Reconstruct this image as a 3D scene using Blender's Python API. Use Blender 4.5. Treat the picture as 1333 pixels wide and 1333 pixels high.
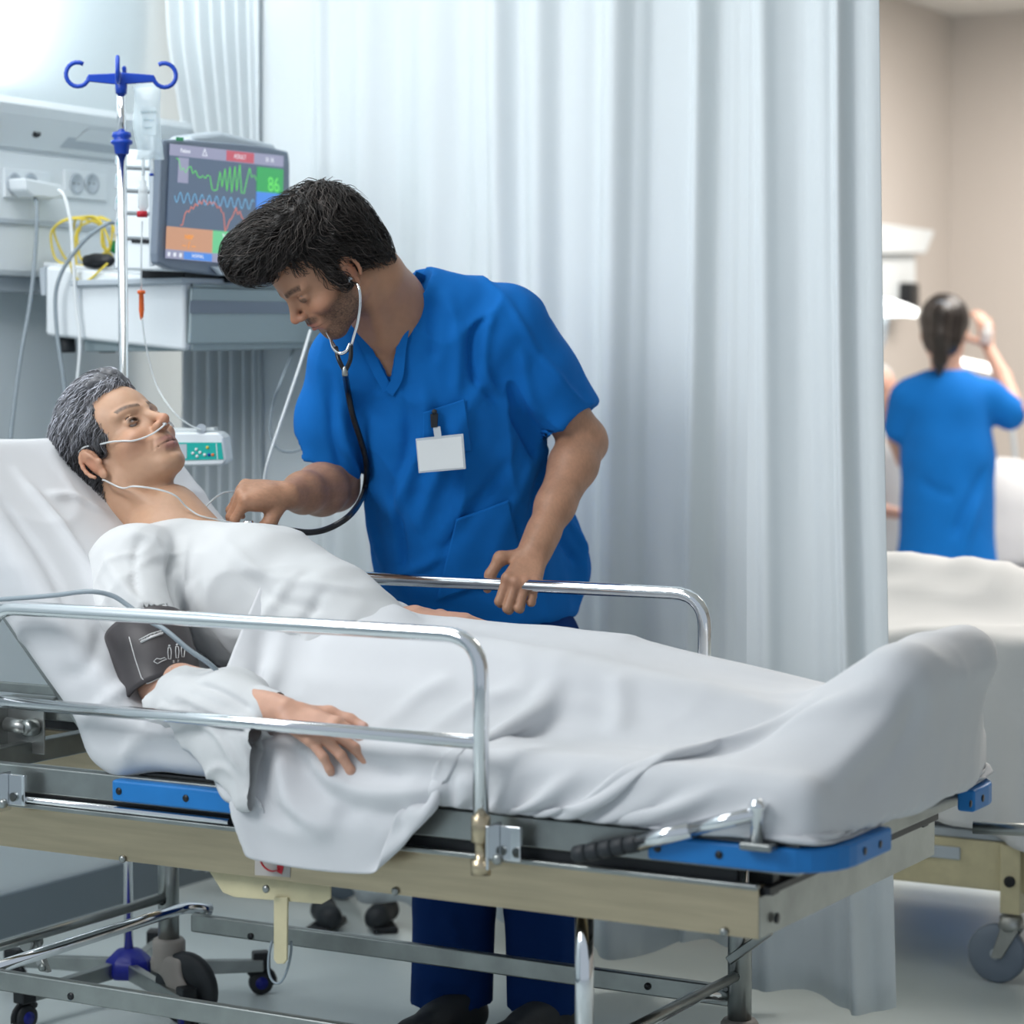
import bpy, math, random
import numpy as np
from mathutils import Vector, Matrix

for o in list(bpy.data.objects):
    bpy.data.objects.remove(o, do_unlink=True)
scn = bpy.context.scene
col = scn.collection

# ------------------------------------------------------------------ camera
CAM_Z, FPX, YAW, PITCH = 1.28, 3200.0, math.radians(29.8), math.radians(3.158)
cam_data = bpy.data.cameras.new('camera')
cam = bpy.data.objects.new('camera', cam_data)
col.objects.link(cam)
cam.location = (0, 0, CAM_Z)
cam.rotation_euler = (math.pi / 2 - PITCH, 0, YAW)
cam_data.sensor_width = 36.0
cam_data.lens = FPX / 1333.0 * 36.0
cam_data.clip_end = 60
cam_data.dof.use_dof = True
cam_data.dof.focus_distance = 4.35
cam_data.dof.aperture_fstop = 3.2
scn.camera = cam

# ------------------------------------------------------------------ world, lights, exposure
scn.view_settings.view_transform = 'Standard'
scn.view_settings.look = 'None'
scn.view_settings.gamma = 1.0
scn.view_settings.use_curve_mapping = False
scn.view_settings.exposure = 0.12
world = bpy.data.worlds.new('world')
scn.world = world
world.use_nodes = True
bgn = world.node_tree.nodes['Background']
bgn.inputs[0].default_value = (0.78, 0.88, 1.0, 1)
bgn.inputs[1].default_value = 0.50


def area(name, loc, target, size, size_y, power, color):
    d = bpy.data.lights.new(name, 'AREA')
    d.shape = 'RECTANGLE'
    d.size, d.size_y, d.energy, d.color = size, size_y, power, color
    o = bpy.data.objects.new(name, d)
    col.objects.link(o)
    o.location = loc
    o.rotation_euler = (Vector(target) - Vector(loc)).to_track_quat('-Z', 'Y').to_euler()
    o['label'] = 'soft white ceiling light panel outside the frame'
    return o


# uplighter strip on top of the bedhead panel, washing the wall at the left
ul = area('wall_uplight', (-3.68, 4.12, 1.96), (-3.90, 4.12, 2.5), 0.05, 0.5, 10.0, (0.92, 0.98, 1.0))
ul['label'] = 'uplight strip on the bedhead panel'
# ceiling panels over the patient's bay, the neighbouring bay and the aisle
area('ceiling_light_panel', (-3.0, 3.3, 2.78), (-2.9, 3.5, 0.6), 1.3, 0.9, 18, (0.97, 0.99, 1.0))
area('ceiling_light_panel', (-1.6, 6.3, 2.78), (-1.8, 6.4, 0.0), 1.6, 1.2, 66, (1.0, 0.93, 0.86))
area('ceiling_light_panel', (-2.2, 8.9, 2.78), (-2.3, 8.9, 0.0), 1.4, 1.0, 66, (1.0, 0.93, 0.86))
area('ceiling_light_panel', (-3.3, 1.2, 2.6), (-2.9, 4.2, 1.1), 1.4, 1.2, 54, (0.98, 0.99, 1.0))

# ------------------------------------------------------------------ helpers
RIGHT = np.array([math.cos(YAW), math.sin(YAW), 0.0])
FWD0 = np.array([-math.sin(YAW), math.cos(YAW), 0.0])
CF = FWD0 * math.cos(PITCH) + np.array([0, 0, -math.sin(PITCH)])
CU = FWD0 * math.sin(PITCH) + np.array([0, 0, math.cos(PITCH)])
CAMP = np.array([0, 0, CAM_Z])
UP = np.array([0.0, 0.0, 1.0])
TOW = -FWD0


def ray(px, py):
    return CF + RIGHT * ((px - 666.5) / FPX) + CU * ((666.5 - py) / FPX)


def W(px, py, Y=None, X=None, Z=None, d=None):
    """world point measured from the photograph, at a known plane of the room"""
    r = ray(px, py)
    if Y is not None: t = Y / r[1]
    elif X is not None: t = X / r[0]
    elif Z is not None: t = (Z - CAM_Z) / r[2]
    else: t = d
    return CAMP + r * t


def proj(P):
    Q = np.asarray(P, float) - CAMP
    d = Q @ CF
    return 666.5 + FPX * (Q @ RIGHT) / d, 666.5 - FPX * (Q @ CU) / d, d


def cvec(r, u, t):
    """direction given as right / up / towards the camera side"""
    v = RIGHT * r + UP * u + TOW * t
    return v / np.linalg.norm(v)


def tag(o, label=None, cat=None, group=None, kind=None):
    if label: o['label'] = label
    if cat: o['category'] = cat
    if group: o['group'] = group
    if kind: o['kind'] = kind
    return o


def empty(name, loc, label, cat, group=None, rz=0):
    o = bpy.data.objects.new(name, None)
    col.objects.link(o)
    o.location = loc
    o.rotation_euler = (0, 0, rz)
    o.empty_display_size = 0.05
    return tag(o, label, cat, group)


def link(name, me, mat=None, parent=None, smooth=True, bevel=0):
    if mat is not None and len(me.materials) == 0:
        me.materials.append(mat)
    o = bpy.data.objects.new(name, me)
    col.objects.link(o)
    if parent is not None:
        o.parent = parent
        o.matrix_parent_inverse = parent_world(parent).inverted()
    if smooth:
        me.polygons.foreach_set('use_smooth', [True] * len(me.polygons))
    if bevel:
        m = o.modifiers.new('bevel', 'BEVEL')
        m.width = bevel; m.segments = 2; m.limit_method = 'ANGLE'; m.angle_limit = 0.7
        m.harden_normals = True
    return o


def parent_world(p):
    m = p.matrix_basis.copy()
    if p.parent is not None:
        m = parent_world(p.parent) @ p.matrix_parent_inverse @ m
    return m


class MB:
    """collects boxes, tubes, lathes and prisms into ONE mesh (world coordinates)"""
    def __init__(s):
        s.v = []; s.f = []; s.sm = []

    def _add(s, v, f, smooth=False):
        n = len(s.v)
        s.v += [tuple(map(float, p)) for p in v]
        s.f += [tuple(i + n for i in q) for q in f]
        s.sm += [smooth] * len(f)
        return s

    def box(s, c, size, rz=0, R=None):
        c = np.array(c, float); h = np.array(size, float) / 2
        if R is None:
            R = np.array([[math.cos(rz), -math.sin(rz), 0], [math.sin(rz), math.cos(rz), 0], [0, 0, 1]])
        v = [c + R @ (h * np.array(q)) for q in
             [(-1, -1, -1), (1, -1, -1), (1, 1, -1), (-1, 1, -1), (-1, -1, 1), (1, -1, 1), (1, 1, 1), (-1, 1, 1)]]
        return s._add(v, [(0, 3, 2, 1), (4, 5, 6, 7), (0, 1, 5, 4), (1, 2, 6, 5), (2, 3, 7, 6), (3, 0, 4, 7)])

    def box2(s, lo, hi):
        lo = np.array(lo, float); hi = np.array(hi, float)
        return s.box((lo + hi) / 2, np.abs(hi - lo))

    def prism(s, pts, off):
        """polygon pts (3-D, planar) extruded by the vector off"""
        pts = [np.array(p, float) for p in pts]; off = np.array(off, float)
        n = len(pts)
        v = pts + [p + off for p in pts]
        f = [tuple(range(n))[::-1], tuple(range(n, 2 * n))]
        f += [(i, (i + 1) % n, n + (i + 1) % n, n + i) for i in range(n)]
        return s._add(v, f)

    def tube(s, path, r, n=12, cap=True, flat=1.0, closed=False):
        P = np.array(path, float)
        m = len(P)
        rr = np.full(m, float(r)) if np.isscalar(r) else np.array(r, float)
        T = np.gradient(P, axis=0)
        if closed:
            T = np.roll(P, -1, 0) - np.roll(P, 1, 0)
        T /= np.linalg.norm(T, axis=1)[:, None] + 1e-12
        a = np.array([0, 0, 1.0]) if abs(T[0][2]) < 0.9 else np.array([1.0, 0, 0])
        N = np.cross(T[0], a); N /= np.linalg.norm(N)
        v = []
        for i in range(m):
            N = N - T[i] * (N @ T[i]); N /= np.linalg.norm(N)
            B = np.cross(T[i], N)
            for k in range(n):
                t = 2 * math.pi * k / n
                v.append(P[i] + rr[i] * (math.cos(t) * N + math.sin(t) * B * flat))
        f = []
        for i in range(m if closed else m - 1):
            j = (i + 1) % m
            for k in range(n):
                k2 = (k + 1) % n
                f.append((i * n + k, i * n + k2, j * n + k2, j * n + k))
        base = len(s.v)
        s._add(v, f, True)
        if cap and not closed:
            s.f += [tuple(base + k for k in range(n))[::-1], tuple(base + (m - 1) * n + k for k in range(n))]
            s.sm += [False, False]
        return s

    def cyl(s, a, b, r, n=16, r2=None):
        return s.tube([a, b], [r, r if r2 is None else r2], n)

    def lathe(s, c, prof, axis=(0, 0, 1), n=24):
        """prof: list of (radius, height along axis)"""
        ax = np.array(axis, float); ax /= np.linalg.norm(ax)
        a = np.array([1.0, 0, 0]) if abs(ax[0]) < 0.9 else np.array([0, 1.0, 0])
        N = np.cross(ax, a); N /= np.linalg.norm(N); B = np.cross(ax, N)
        c = np.array(c, float)
        v = []
        for r, h in prof:
            for k in range(n):
                t = 2 * math.pi * k / n
                v.append(c + ax * h + max(r, 1e-5) * (math.cos(t) * N + math.sin(t) * B))
        f = []
        for i in range(len(prof) - 1):
            for k in range(n):
                k2 = (k + 1) % n
                f.append((i * n + k, i * n + k2, (i + 1) * n + k2, (i + 1) * n + k))
        base = len(s.v)
        s._add(v, f, True)
        s.f += [tuple(base + k for k in range(n))[::-1], tuple(base + (len(prof) - 1) * n + k for k in range(n))]
        s.sm += [False, False]
        return s

    def mesh(s, name):
        me = bpy.data.meshes.new(name)
        me.from_pydata(s.v, [], s.f)
        me.polygons.foreach_set('use_smooth', s.sm)
        me.validate(); me.update()
        return me

    def build(s, name, mat, parent=None, bevel=0.0, label=None):
        o = link(name, s.mesh(name), mat, parent, smooth=False, bevel=bevel)
        if label: o['label'] = label
        return o


def curve_pts(pts, n=40, closed=False):
    """Catmull-Rom through pts"""
    P = np.array(pts, float)
    if closed:
        P = np.vstack([P[-1], P, P[0], P[1]])
    else:
        P = np.vstack([2 * P[0] - P[1], P, 2 * P[-1] - P[-2]])
    m = len(P) - 3
    out = []
    for t in np.linspace(0, m, n, endpoint=not closed):
        i = min(int(t), m - 1); u = t - i
        p0, p1, p2, p3 = P[i:i + 4]
        out.append(0.5 * ((2 * p1) + (-p0 + p2) * u + (2 * p0 - 5 * p1 + 4 * p2 - p3) * u * u
                          + (-p0 + 3 * p1 - 3 * p2 + p3) * u ** 3))
    return np.array(out)


def rounded(path, rad, n=6):
    """polyline with rounded corners"""
    P = [np.array(p, float) for p in path]
    out = [P[0]]
    for i in range(1, len(P) - 1):
        a = P[i - 1] - P[i]; b = P[i + 1] - P[i]
        la, lb = np.linalg.norm(a), np.linalg.norm(b)
        a /= la; b /= lb
        r = min(rad, la * .49, lb * .49)
        for t in np.linspace(0, 1, n):
            out.append(P[i] + a * r * (1 - t) ** 2 + b * r * t ** 2)
    out.append(P[-1])
    return out


# ------------------------------------------------------------------ implicit shapes -> mesh
def smin(a, b, k):
    if k <= 0: return np.minimum(a, b)
    h = np.maximum(k - np.abs(a - b), 0) / k
    return np.minimum(a, b) - h * h * k * 0.25


class Field:
    def __init__(s, lo, hi, h):
        s.lo = np.array(lo, float); s.h = h
        s.n = np.ceil((np.array(hi, float) - s.lo) / h).astype(int) + 1
        s.cap = 0.04
        s.F = np.full(tuple(s.n), s.cap, np.float32)
        s.ax = [(s.lo[i] + h * np.arange(s.n[i])).astype(np.float32) for i in range(3)]

    def _op(s, lo, hi, fn, k, sub):
        m = s.cap * .9 if not sub else k + 2 * s.h
        i0 = np.clip(np.floor((np.array(lo) - m - s.lo) / s.h).astype(int), 0, s.n)
        i1 = np.clip(np.ceil((np.array(hi) + m - s.lo) / s.h).astype(int) + 1, 0, s.n)
        if np.any(i1 <= i0): return s
        x = s.ax[0][i0[0]:i1[0]][:, None, None]
        y = s.ax[1][i0[1]:i1[1]][None, :, None]
        z = s.ax[2][i0[2]:i1[2]][None, None, :]
        d = fn(x, y, z)
        V = s.F[i0[0]:i1[0], i0[1]:i1[1], i0[2]:i1[2]]
        if sub: V[...] = -smin(-V, d, k)
        else: V[...] = smin(V, d, k)
        return s

    def cap_(s, a, b, ra, rb=None, k=.01, sub=False, flat=None):
        """tapered capsule; flat=(axis, q) squeezes it along an axis by q"""
        a = np.array(a, float); b = np.array(b, float)
        rb = ra if rb is None else rb
        r = max(ra, rb)
        ba = b - a; L = float(ba @ ba) + 1e-12

        def fn(x, y, z):
            px, py, pz = x - a[0], y - a[1], z - a[2]
            t = np.clip((px * ba[0] + py * ba[1] + pz * ba[2]) / L, 0, 1)
            qx, qy, qz = px - t * ba[0], py - t * ba[1], pz - t * ba[2]
            if flat is not None:
                n, q = flat
                dn = qx * n[0] + qy * n[1] + qz * n[2]
                d2 = qx * qx + qy * qy + qz * qz + dn * dn * (1 / q ** 2 - 1)
                rr = ra + (rb - ra) * t
                return (np.sqrt(d2) - rr) * (0.5 + 0.5 * q)
            return np.sqrt(qx * qx + qy * qy + qz * qz) - (ra + (rb - ra) * t)
        return s._op(np.minimum(a, b) - r, np.maximum(a, b) + r, fn, k, sub)

    def poly(s, pts, radii, k=.01, sub=False, flat=None):
        for i in range(len(pts) - 1):
            s.cap_(pts[i], pts[i + 1], radii[i], radii[i + 1], k, sub, flat)
        return s

    def ell(s, c, r, R=None, k=.01, sub=False):
        c = np.array(c, float); r = np.array(r, float)
        R = np.eye(3) if R is None else np.array(R)
        ext = np.sqrt(((R * r) ** 2).sum(1))

        def fn(x, y, z):
            px, py, pz = x - c[0], y - c[1], z - c[2]
            k0 = 0; k1 = 0
            for i in range(3):
                q = px * R[0, i] + py * R[1, i] + pz * R[2, i]
                k0 = k0 + (q / r[i]) ** 2
                k1 = k1 + (q / r[i] ** 2) ** 2
            k0 = np.sqrt(k0)
            return k0 * (k0 - 1) / (np.sqrt(k1) + 1e-9)
        return s._op(c - ext, c + ext, fn, k, sub)

    def rbox(s, c, half, rad, R=None, k=.01, sub=False):
        c = np.array(c, float); half = np.array(half, float) - rad
        R = np.eye(3) if R is None else np.array(R)
        ext = np.abs(R * (half + rad)).sum(1)

        def fn(x, y, z):
            px, py, pz = x - c[0], y - c[1], z - c[2]
            o = 0; mx = -1e9
            for i in range(3):
                q = np.abs(px * R[0, i] + py * R[1, i] + pz * R[2, i]) - half[i]
                o = o + np.maximum(q, 0) ** 2
                mx = np.maximum(mx, q)
            return np.sqrt(o) + np.minimum(mx, 0) - rad
        return s._op(c - ext, c + ext, fn, k, sub)

    def cutpoly(s, px, d0, d1, k=.003):
        """cut a prism with the outline px (photo pixels), from camera depth d0 to d1"""
        A = np.array(px, float); B = np.roll(A, -1, 0); dm = (d0 + d1) / 2
        C8 = np.array([W(a[0], a[1], d=d) for a in A for d in (d0, d1)])
        i0 = np.clip(np.floor((C8.min(0) - s.lo) / s.h).astype(int) - 2, 0, s.n)
        i1 = np.clip(np.ceil((C8.max(0) - s.lo) / s.h).astype(int) + 2, 0, s.n)
        x = s.ax[0][i0[0]:i1[0]][:, None, None]; y = s.ax[1][i0[1]:i1[1]][None, :, None]; z = s.ax[2][i0[2]:i1[2]][None, None, :] - CAM_Z
        d = x * CF[0] + y * CF[1] + z * CF[2]
        u = 666.5 + FPX * (x * RIGHT[0] + y * RIGHT[1] + z * RIGHT[2]) / d
        v = 666.5 - FPX * (x * CU[0] + y * CU[1] + z * CU[2]) / d
        best = np.full(d.shape, 1e9); ins = np.zeros(d.shape, bool)
        for a, b in zip(A, B):
            e = b - a; L = e @ e
            t = np.clip(((u - a[0]) * e[0] + (v - a[1]) * e[1]) / L, 0, 1)
            best = np.minimum(best, (u - a[0] - t * e[0]) ** 2 + (v - a[1] - t * e[1]) ** 2)
            c = (a[1] > v) != (b[1] > v)
            ins ^= c & (u < (b[0] - a[0]) * (v - a[1]) / (b[1] - a[1] + 1e-9) + a[0])
        sd = np.sqrt(best) / FPX * dm
        sd = np.where(ins, -sd, sd)
        sd = np.maximum(sd, np.maximum(d0 - d, d - d1)).astype(np.float32)
        V = s.F[i0[0]:i1[0], i0[1]:i1[1], i0[2]:i1[2]]
        V[...] = -smin(-V, sd, k)
        return s

    def half(s, p, n, k=.004):
        """cut away everything on the +n side of the plane through p"""
        p = np.array(p, float); n = np.array(n, float) / np.linalg.norm(n)
        x = s.ax[0][:, None, None]; y = s.ax[1][None, :, None]; z = s.ax[2][None, None, :]
        d = -((x - p[0]) * n[0] + (y - p[1]) * n[1] + (z - p[2]) * n[2])
        s.F[...] = -smin(-s.F, d.astype(np.float32), k)
        return s

    def sample(s, P):
        P = np.asarray(P, float)
        q = (P - s.lo) / s.h
        q = np.clip(q, 0, s.n - 1.001)
        i = q.astype(int); f = q - i
        out = 0
        for dx in (0, 1):
            for dy in (0, 1):
                for dz in (0, 1):
                    w = (f[:, 0] if dx else 1 - f[:, 0]) * (f[:, 1] if dy else 1 - f[:, 1]) * (f[:, 2] if dz else 1 - f[:, 2])
                    out = out + w * s.F[i[:, 0] + dx, i[:, 1] + dy, i[:, 2] + dz]
        return out

    def grad(s, P, e=.003):
        g = np.stack([s.sample(P + np.eye(3)[i] * e) - s.sample(P - np.eye(3)[i] * e) for i in range(3)], 1)
        return g / (np.linalg.norm(g, axis=1)[:, None] + 1e-9)

    def extract(s, smooth=1):
        F = s.F; I = F < 0
        nx, ny, nz = F.shape
        cnt = np.zeros((nx - 1, ny - 1, nz - 1), np.uint8)
        for dx in (0, 1):
            for dy in (0, 1):
                for dz in (0, 1):
                    cnt += I[dx:nx - 1 + dx, dy:ny - 1 + dy, dz:nz - 1 + dz]
        act = np.argwhere((cnt > 0) & (cnt < 8))
        idx = np.full(cnt.shape, -1, np.int32)
        idx[act[:, 0], act[:, 1], act[:, 2]] = np.arange(len(act))
        cs = np.array([(a, b, c) for a in (0, 1) for b in (0, 1) for c in (0, 1)])
        vals = np.stack([F[act[:, 0] + c[0], act[:, 1] + c[1], act[:, 2] + c[2]] for c in cs], 1)
        acc = np.zeros((len(act), 3)); num = np.zeros(len(act))
        for i in range(8):
            for j in range(i + 1, 8):
                if np.abs(cs[i] - cs[j]).sum() != 1: continue
                a, b = vals[:, i], vals[:, j]
                m = (a < 0) != (b < 0)
                t = np.where(m, a / np.where(m, a - b, 1), 0)
                acc += np.where(m[:, None], cs[i] + t[:, None] * (cs[j] - cs[i]), 0)
                num += m
        V = s.lo + s.h * (act + acc / np.maximum(num, 1)[:, None])
        Q = []
        for ax in range(3):
            o1, o2 = [(1, 2), (2, 0), (0, 1)][ax]
            sl0 = [slice(None)] * 3; sl1 = [slice(None)] * 3
            sl0[ax] = slice(0, F.shape[ax] - 1); sl1[ax] = slice(1, F.shape[ax])
            A = I[tuple(sl0)]; B = I[tuple(sl1)]
            e = np.argwhere(A != B)
            e = e[(e[:, o1] > 0) & (e[:, o2] > 0) & (e[:, o1] < F.shape[o1] - 1) & (e[:, o2] < F.shape[o2] - 1)]
            fl = A[e[:, 0], e[:, 1], e[:, 2]]
            def cell(d1, d2):
                c = e.copy(); c[:, o1] -= d1; c[:, o2] -= d2
                return idx[c[:, 0], c[:, 1], c[:, 2]]
            q = np.stack([cell(1, 1), cell(0, 1), cell(0, 0), cell(1, 0)], 1)
            q[~fl] = q[~fl][:, ::-1]
            Q.append(q)
        Q = np.vstack(Q)
        used, inv_ = np.unique(Q, return_inverse=True)
        V = V[used]; Q = inv_.reshape(-1, 4)
        for _ in range(smooth):
            V = laplace(V, Q, .5)
        return V, Q


def laplace(V, Q, w):
    acc = np.zeros_like(V); num = np.zeros(len(V))
    for a in range(4):
        b = (a + 1) % 4
        for i, j in ((a, b), (b, a)):
            np.add.at(acc, Q[:, i], V[Q[:, j]])
            np.add.at(num, Q[:, i], 1)
    return V * (1 - w) + w * acc / np.maximum(num, 1)[:, None]


def vnormals(V, Q):
    n = np.cross(V[Q[:, 2]] - V[Q[:, 0]], V[Q[:, 3]] - V[Q[:, 1]])
    N = np.zeros_like(V)
    for k in range(Q.shape[1]):
        np.add.at(N, Q[:, k], n)
    return N / (np.linalg.norm(N, axis=1)[:, None] + 1e-12)


def qmesh(name, V, Q, mat=None, parent=None, colors=None, label=None):
    me = bpy.data.meshes.new(name)
    me.vertices.add(len(V)); me.vertices.foreach_set('co', np.asarray(V, np.float32).ravel())
    n = Q.shape[1]
    me.loops.add(len(Q) * n); me.loops.foreach_set('vertex_index', Q.astype(np.int32).ravel())
    me.polygons.add(len(Q)); me.polygons.foreach_set('loop_start', np.arange(len(Q), dtype=np.int32) * n)
    me.polygons.foreach_set('use_smooth', np.ones(len(Q), bool))
    me.update(calc_edges=True)
    if colors is not None:
        ca = me.color_attributes.new('Col', 'FLOAT_COLOR', 'POINT')
        c4 = np.ones((len(V), 4), np.float32); c4[:, :3] = colors
        ca.data.foreach_set('color', c4.ravel())
    o = link(name, me, mat, parent)
    if label: o['label'] = label
    return o


def fold(V, N, pts, width, amp, front=True):
    """raise (amp>0) or sink (amp<0) a soft crease along the picked line pts (3-D polyline)"""
    P = np.array(pts, float)
    best = np.full(len(V), 1e9); tt = np.zeros(len(V))
    m = len(P) - 1
    for i in range(m):
        a, b = P[i], P[i + 1]
        ba = b - a; L = ba @ ba + 1e-12
        t = np.clip((V - a) @ ba / L, 0, 1)
        d = np.linalg.norm(V - a - t[:, None] * ba, axis=1)
        s = d < best
        best[s] = d[s]; tt[s] = (i + t[s]) / m
    g = np.exp(-(best / width) ** 2) * np.clip(np.minimum(tt, 1 - tt) * 5, 0.0, 1)
    return V + N * (amp * g)[:, None]


def pick(V, N, px, py):
    """the surface point of a mesh that the photograph shows at px, py"""
    x, y, d = pick.cache if pick.key == id(V) else proj(V)
    pick.key = id(V); pick.cache = (x, y, d)
    m = (x - px) ** 2 + (y - py) ** 2
    facing = ((V - CAMP) * N).sum(1) > 0
    m = m + facing * 1e6
    near = np.argsort(m)[:12]
    return V[near[np.argmin(d[near])]]
pick.key = None


def folds(V, Q, specs):
    N = vnormals(V, Q)
    base, bn = V, N
    for pts, w, a in specs:
        P = [pick(base, bn, *p) for p in pts]
        V = fold(V, N, curve_pts(P, 4 * len(P)) if len(P) > 2 else P, w, a)
    return V


def wrinkle(V, N, scale, amp, A=(1, 1, 1), seed=0):
    """sharp-crested cloth wrinkles"""
    q = np.asarray(V) * np.array(A)
    w = np.stack([vnoise(q, scale * .5, seed + k) for k in range(3)], 1) * (.45 / scale)
    r = 1 - np.abs(vnoise(q + w, scale, seed + 5)) * 2.2
    r = np.clip(r, 0, 1) ** 2
    m = np.clip(.5 + vnoise(q, scale * .35, seed + 9), 0, 1)
    return V + N * (amp * r * m)[:, None]


rng = np.random.RandomState(7)


def vnoise(P, scale, seed=0):
    """smooth value noise"""
    q = np.asarray(P, float) * scale
    i = np.floor(q).astype(np.int64); f = q - i
    f = f * f * (3 - 2 * f)
    def h(a, b, c):
        n = (a * 73856093) ^ (b * 19349663) ^ (c * 83492791) ^ (seed * 2654435761)
        n = (n ^ (n >> 13)) * 1274126177 & 0x7fffffff
        return (n & 0xffff) / 65535.0
    out = 0
    for dx in (0, 1):
        for dy in (0, 1):
            for dz in (0, 1):
                w = (f[:, 0] if dx else 1 - f[:, 0]) * (f[:, 1] if dy else 1 - f[:, 1]) * (f[:, 2] if dz else 1 - f[:, 2])
                out = out + w * h(i[:, 0] + dx, i[:, 1] + dy, i[:, 2] + dz)
    return out * 2 - 1


# ------------------------------------------------------------------ materials
def material(name, color, rough=.5, metal=0., bump=None, noise=None, vcol=False, sss=0, spec=.5,
             trans=0, ior=1.45, alpha=1, emit=None, estr=1, coat=0, sheen=0, aniso=None):
    m = bpy.data.materials.new(name)
    m.use_nodes = True
    nt = m.node_tree; b = nt.nodes['Principled BSDF']
    def N(t, **k):
        n = nt.nodes.new(t)
        for a, c in k.items(): setattr(n, a, c)
        return n
    b.inputs['Base Color'].default_value = (*color, 1)
    b.inputs['Roughness'].default_value = rough
    b.inputs['Metallic'].default_value = metal
    b.inputs['Specular IOR Level'].default_value = spec
    b.inputs['IOR'].default_value = ior
    b.inputs['Transmission Weight'].default_value = trans
    b.inputs['Alpha'].default_value = alpha
    b.inputs['Coat Weight'].default_value = coat
    b.inputs['Sheen Weight'].default_value = sheen
    if sss:
        b.inputs['Subsurface Weight'].default_value = sss
        b.inputs['Subsurface Radius'].default_value = (1, .35, .2)
        b.inputs['Subsurface Scale'].default_value = .006
    if emit:
        b.inputs['Emission Color'].default_value = (*emit, 1)
        b.inputs['Emission Strength'].default_value = estr
    src = None
    tc = N('ShaderNodeTexCoord')
    if vcol:
        a = N('ShaderNodeVertexColor', layer_name='Col'); src = a.outputs[0]
    if noise:
        sc, amt = noise[:2]
        n = N('ShaderNodeTexNoise'); n.inputs['Scale'].default_value = sc; n.inputs['Detail'].default_value = 5
        mp = N('ShaderNodeMapping')
        if len(noise) > 2: mp.inputs['Scale'].default_value = noise[2]
        nt.links.new(tc.outputs['Object'], mp.inputs[0]); nt.links.new(mp.outputs[0], n.inputs['Vector'])
        r = N('ShaderNodeMapRange'); r.inputs['From Min'].default_value = .3; r.inputs['From Max'].default_value = .7
        r.inputs['To Min'].default_value = 1 - amt; r.inputs['To Max'].default_value = 1 + amt * .5
        nt.links.new(n.outputs[0], r.inputs[0])
        mx = N('ShaderNodeVectorMath', operation='SCALE')
        if src is not None: nt.links.new(src, mx.inputs[0])
        else: mx.inputs[0].default_value = color
        nt.links.new(r.outputs[0], mx.inputs['Scale'])
        src = mx.outputs[0]
    if src is not None: nt.links.new(src, b.inputs['Base Color'])
    if bump:
        n2 = N('ShaderNodeTexNoise'); n2.inputs['Scale'].default_value = bump[0]; n2.inputs['Detail'].default_value = 4
        mp2 = N('ShaderNodeMapping')
        if len(bump) > 2: mp2.inputs['Scale'].default_value = bump[2]
        nt.links.new(tc.outputs['Object'], mp2.inputs[0]); nt.links.new(mp2.outputs[0], n2.inputs['Vector'])
        bp = N('ShaderNodeBump'); bp.inputs['Strength'].default_value = bump[1]; bp.inputs['Distance'].default_value = .002
        nt.links.new(n2.outputs[0], bp.inputs['Height']); nt.links.new(bp.outputs[0], b.inputs['Normal'])
    return m


def srgb(r, g, b):
    f = lambda c: (c / 255 / 12.92) if c / 255 < .04045 else ((c / 255 + .055) / 1.055) ** 2.4
    return (f(r), f(g), f(b))


M = {}
M['wall_cool'] = material('painted_wall', srgb(214, 224, 228), .6, bump=(60, .05))
M['wall_warm'] = material('beige_wall', srgb(203, 196, 190), .7, bump=(50, .05))
M['ceiling'] = material('ceiling_paint', srgb(225, 222, 218), .8)
M['floor'] = material('vinyl_floor', srgb(196, 206, 206), .28, noise=(3, .08), bump=(4, .02))
M['skirting'] = material('grey_skirting', srgb(108, 120, 128), .5)
M['curtain'] = material('curtain_fabric', srgb(216, 223, 226), .75, bump=(900, .12), sheen=.2)
M['curtain_blue'] = material('curtain_fabric_blue', srgb(158, 176, 186), .75, bump=(900, .12))
M['white_plastic'] = material('white_plastic', srgb(225, 232, 236), .35)
M['grey_plastic'] = material('grey_plastic', srgb(118, 130, 145), .4)
M['light_grey'] = material('light_grey_plastic', srgb(180, 190, 198), .4)
M['silver'] = material('silver_paint', srgb(150, 165, 170), .35, metal=.3)
M['dark'] = material('dark_plastic', srgb(25, 28, 32), .4)
M['rubber'] = material('black_rubber', srgb(38, 42, 46), .55)
M['chrome'] = material('chrome', (.80, .82, .84), .09, metal=1.0)
M['steel'] = material('brushed_steel', srgb(198, 182, 154), .30, metal=1.0, noise=(6, .12, (1, 1, 14)), bump=(40, .05, (1, 1, 30)))
M['steel_dull'] = material('worn_steel', srgb(160, 164, 162), .32, metal=.95, noise=(14, .2), bump=(25, .05))
M['cream_steel'] = material('cream_painted_steel', srgb(205, 196, 160), .4, noise=(22, .12))
M['cast_alu'] = material('cast_aluminium', srgb(170, 172, 170), .35, metal=.85, noise=(20, .15))
M['bumper'] = material('blue_bumper_plastic', srgb(28, 118, 190), .42, noise=(12, .08))
M['blue_plastic'] = material('deep_blue_plastic', srgb(16, 62, 165), .32)
M['navy_plastic'] = material('navy_plastic', srgb(14, 26, 130), .4)
M['taupe'] = material('taupe_caster_plastic', srgb(150, 144, 138), .5, noise=(10, .08))
M['cotton'] = material('white_cotton', srgb(206, 208, 211), .85, bump=(700, .10), sheen=.15, noise=(9, .025))
M['cotton_warm'] = material('white_gown_cotton', srgb(204, 206, 207), .85, bump=(700, .10), sheen=.15)
M['scrub'] = material('blue_scrub_cotton', srgb(12, 104, 184), .9, bump=(900, .15), spec=.25, noise=(14, .05))
M['scrub_dark'] = material('blue_scrub_trousers', srgb(4, 46, 104), .9, bump=(900, .12), spec=.25)
M['cuff'] = material('cuff_nylon', srgb(70, 66, 68), .45, bump=(120, .12), noise=(30, .1))
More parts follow.
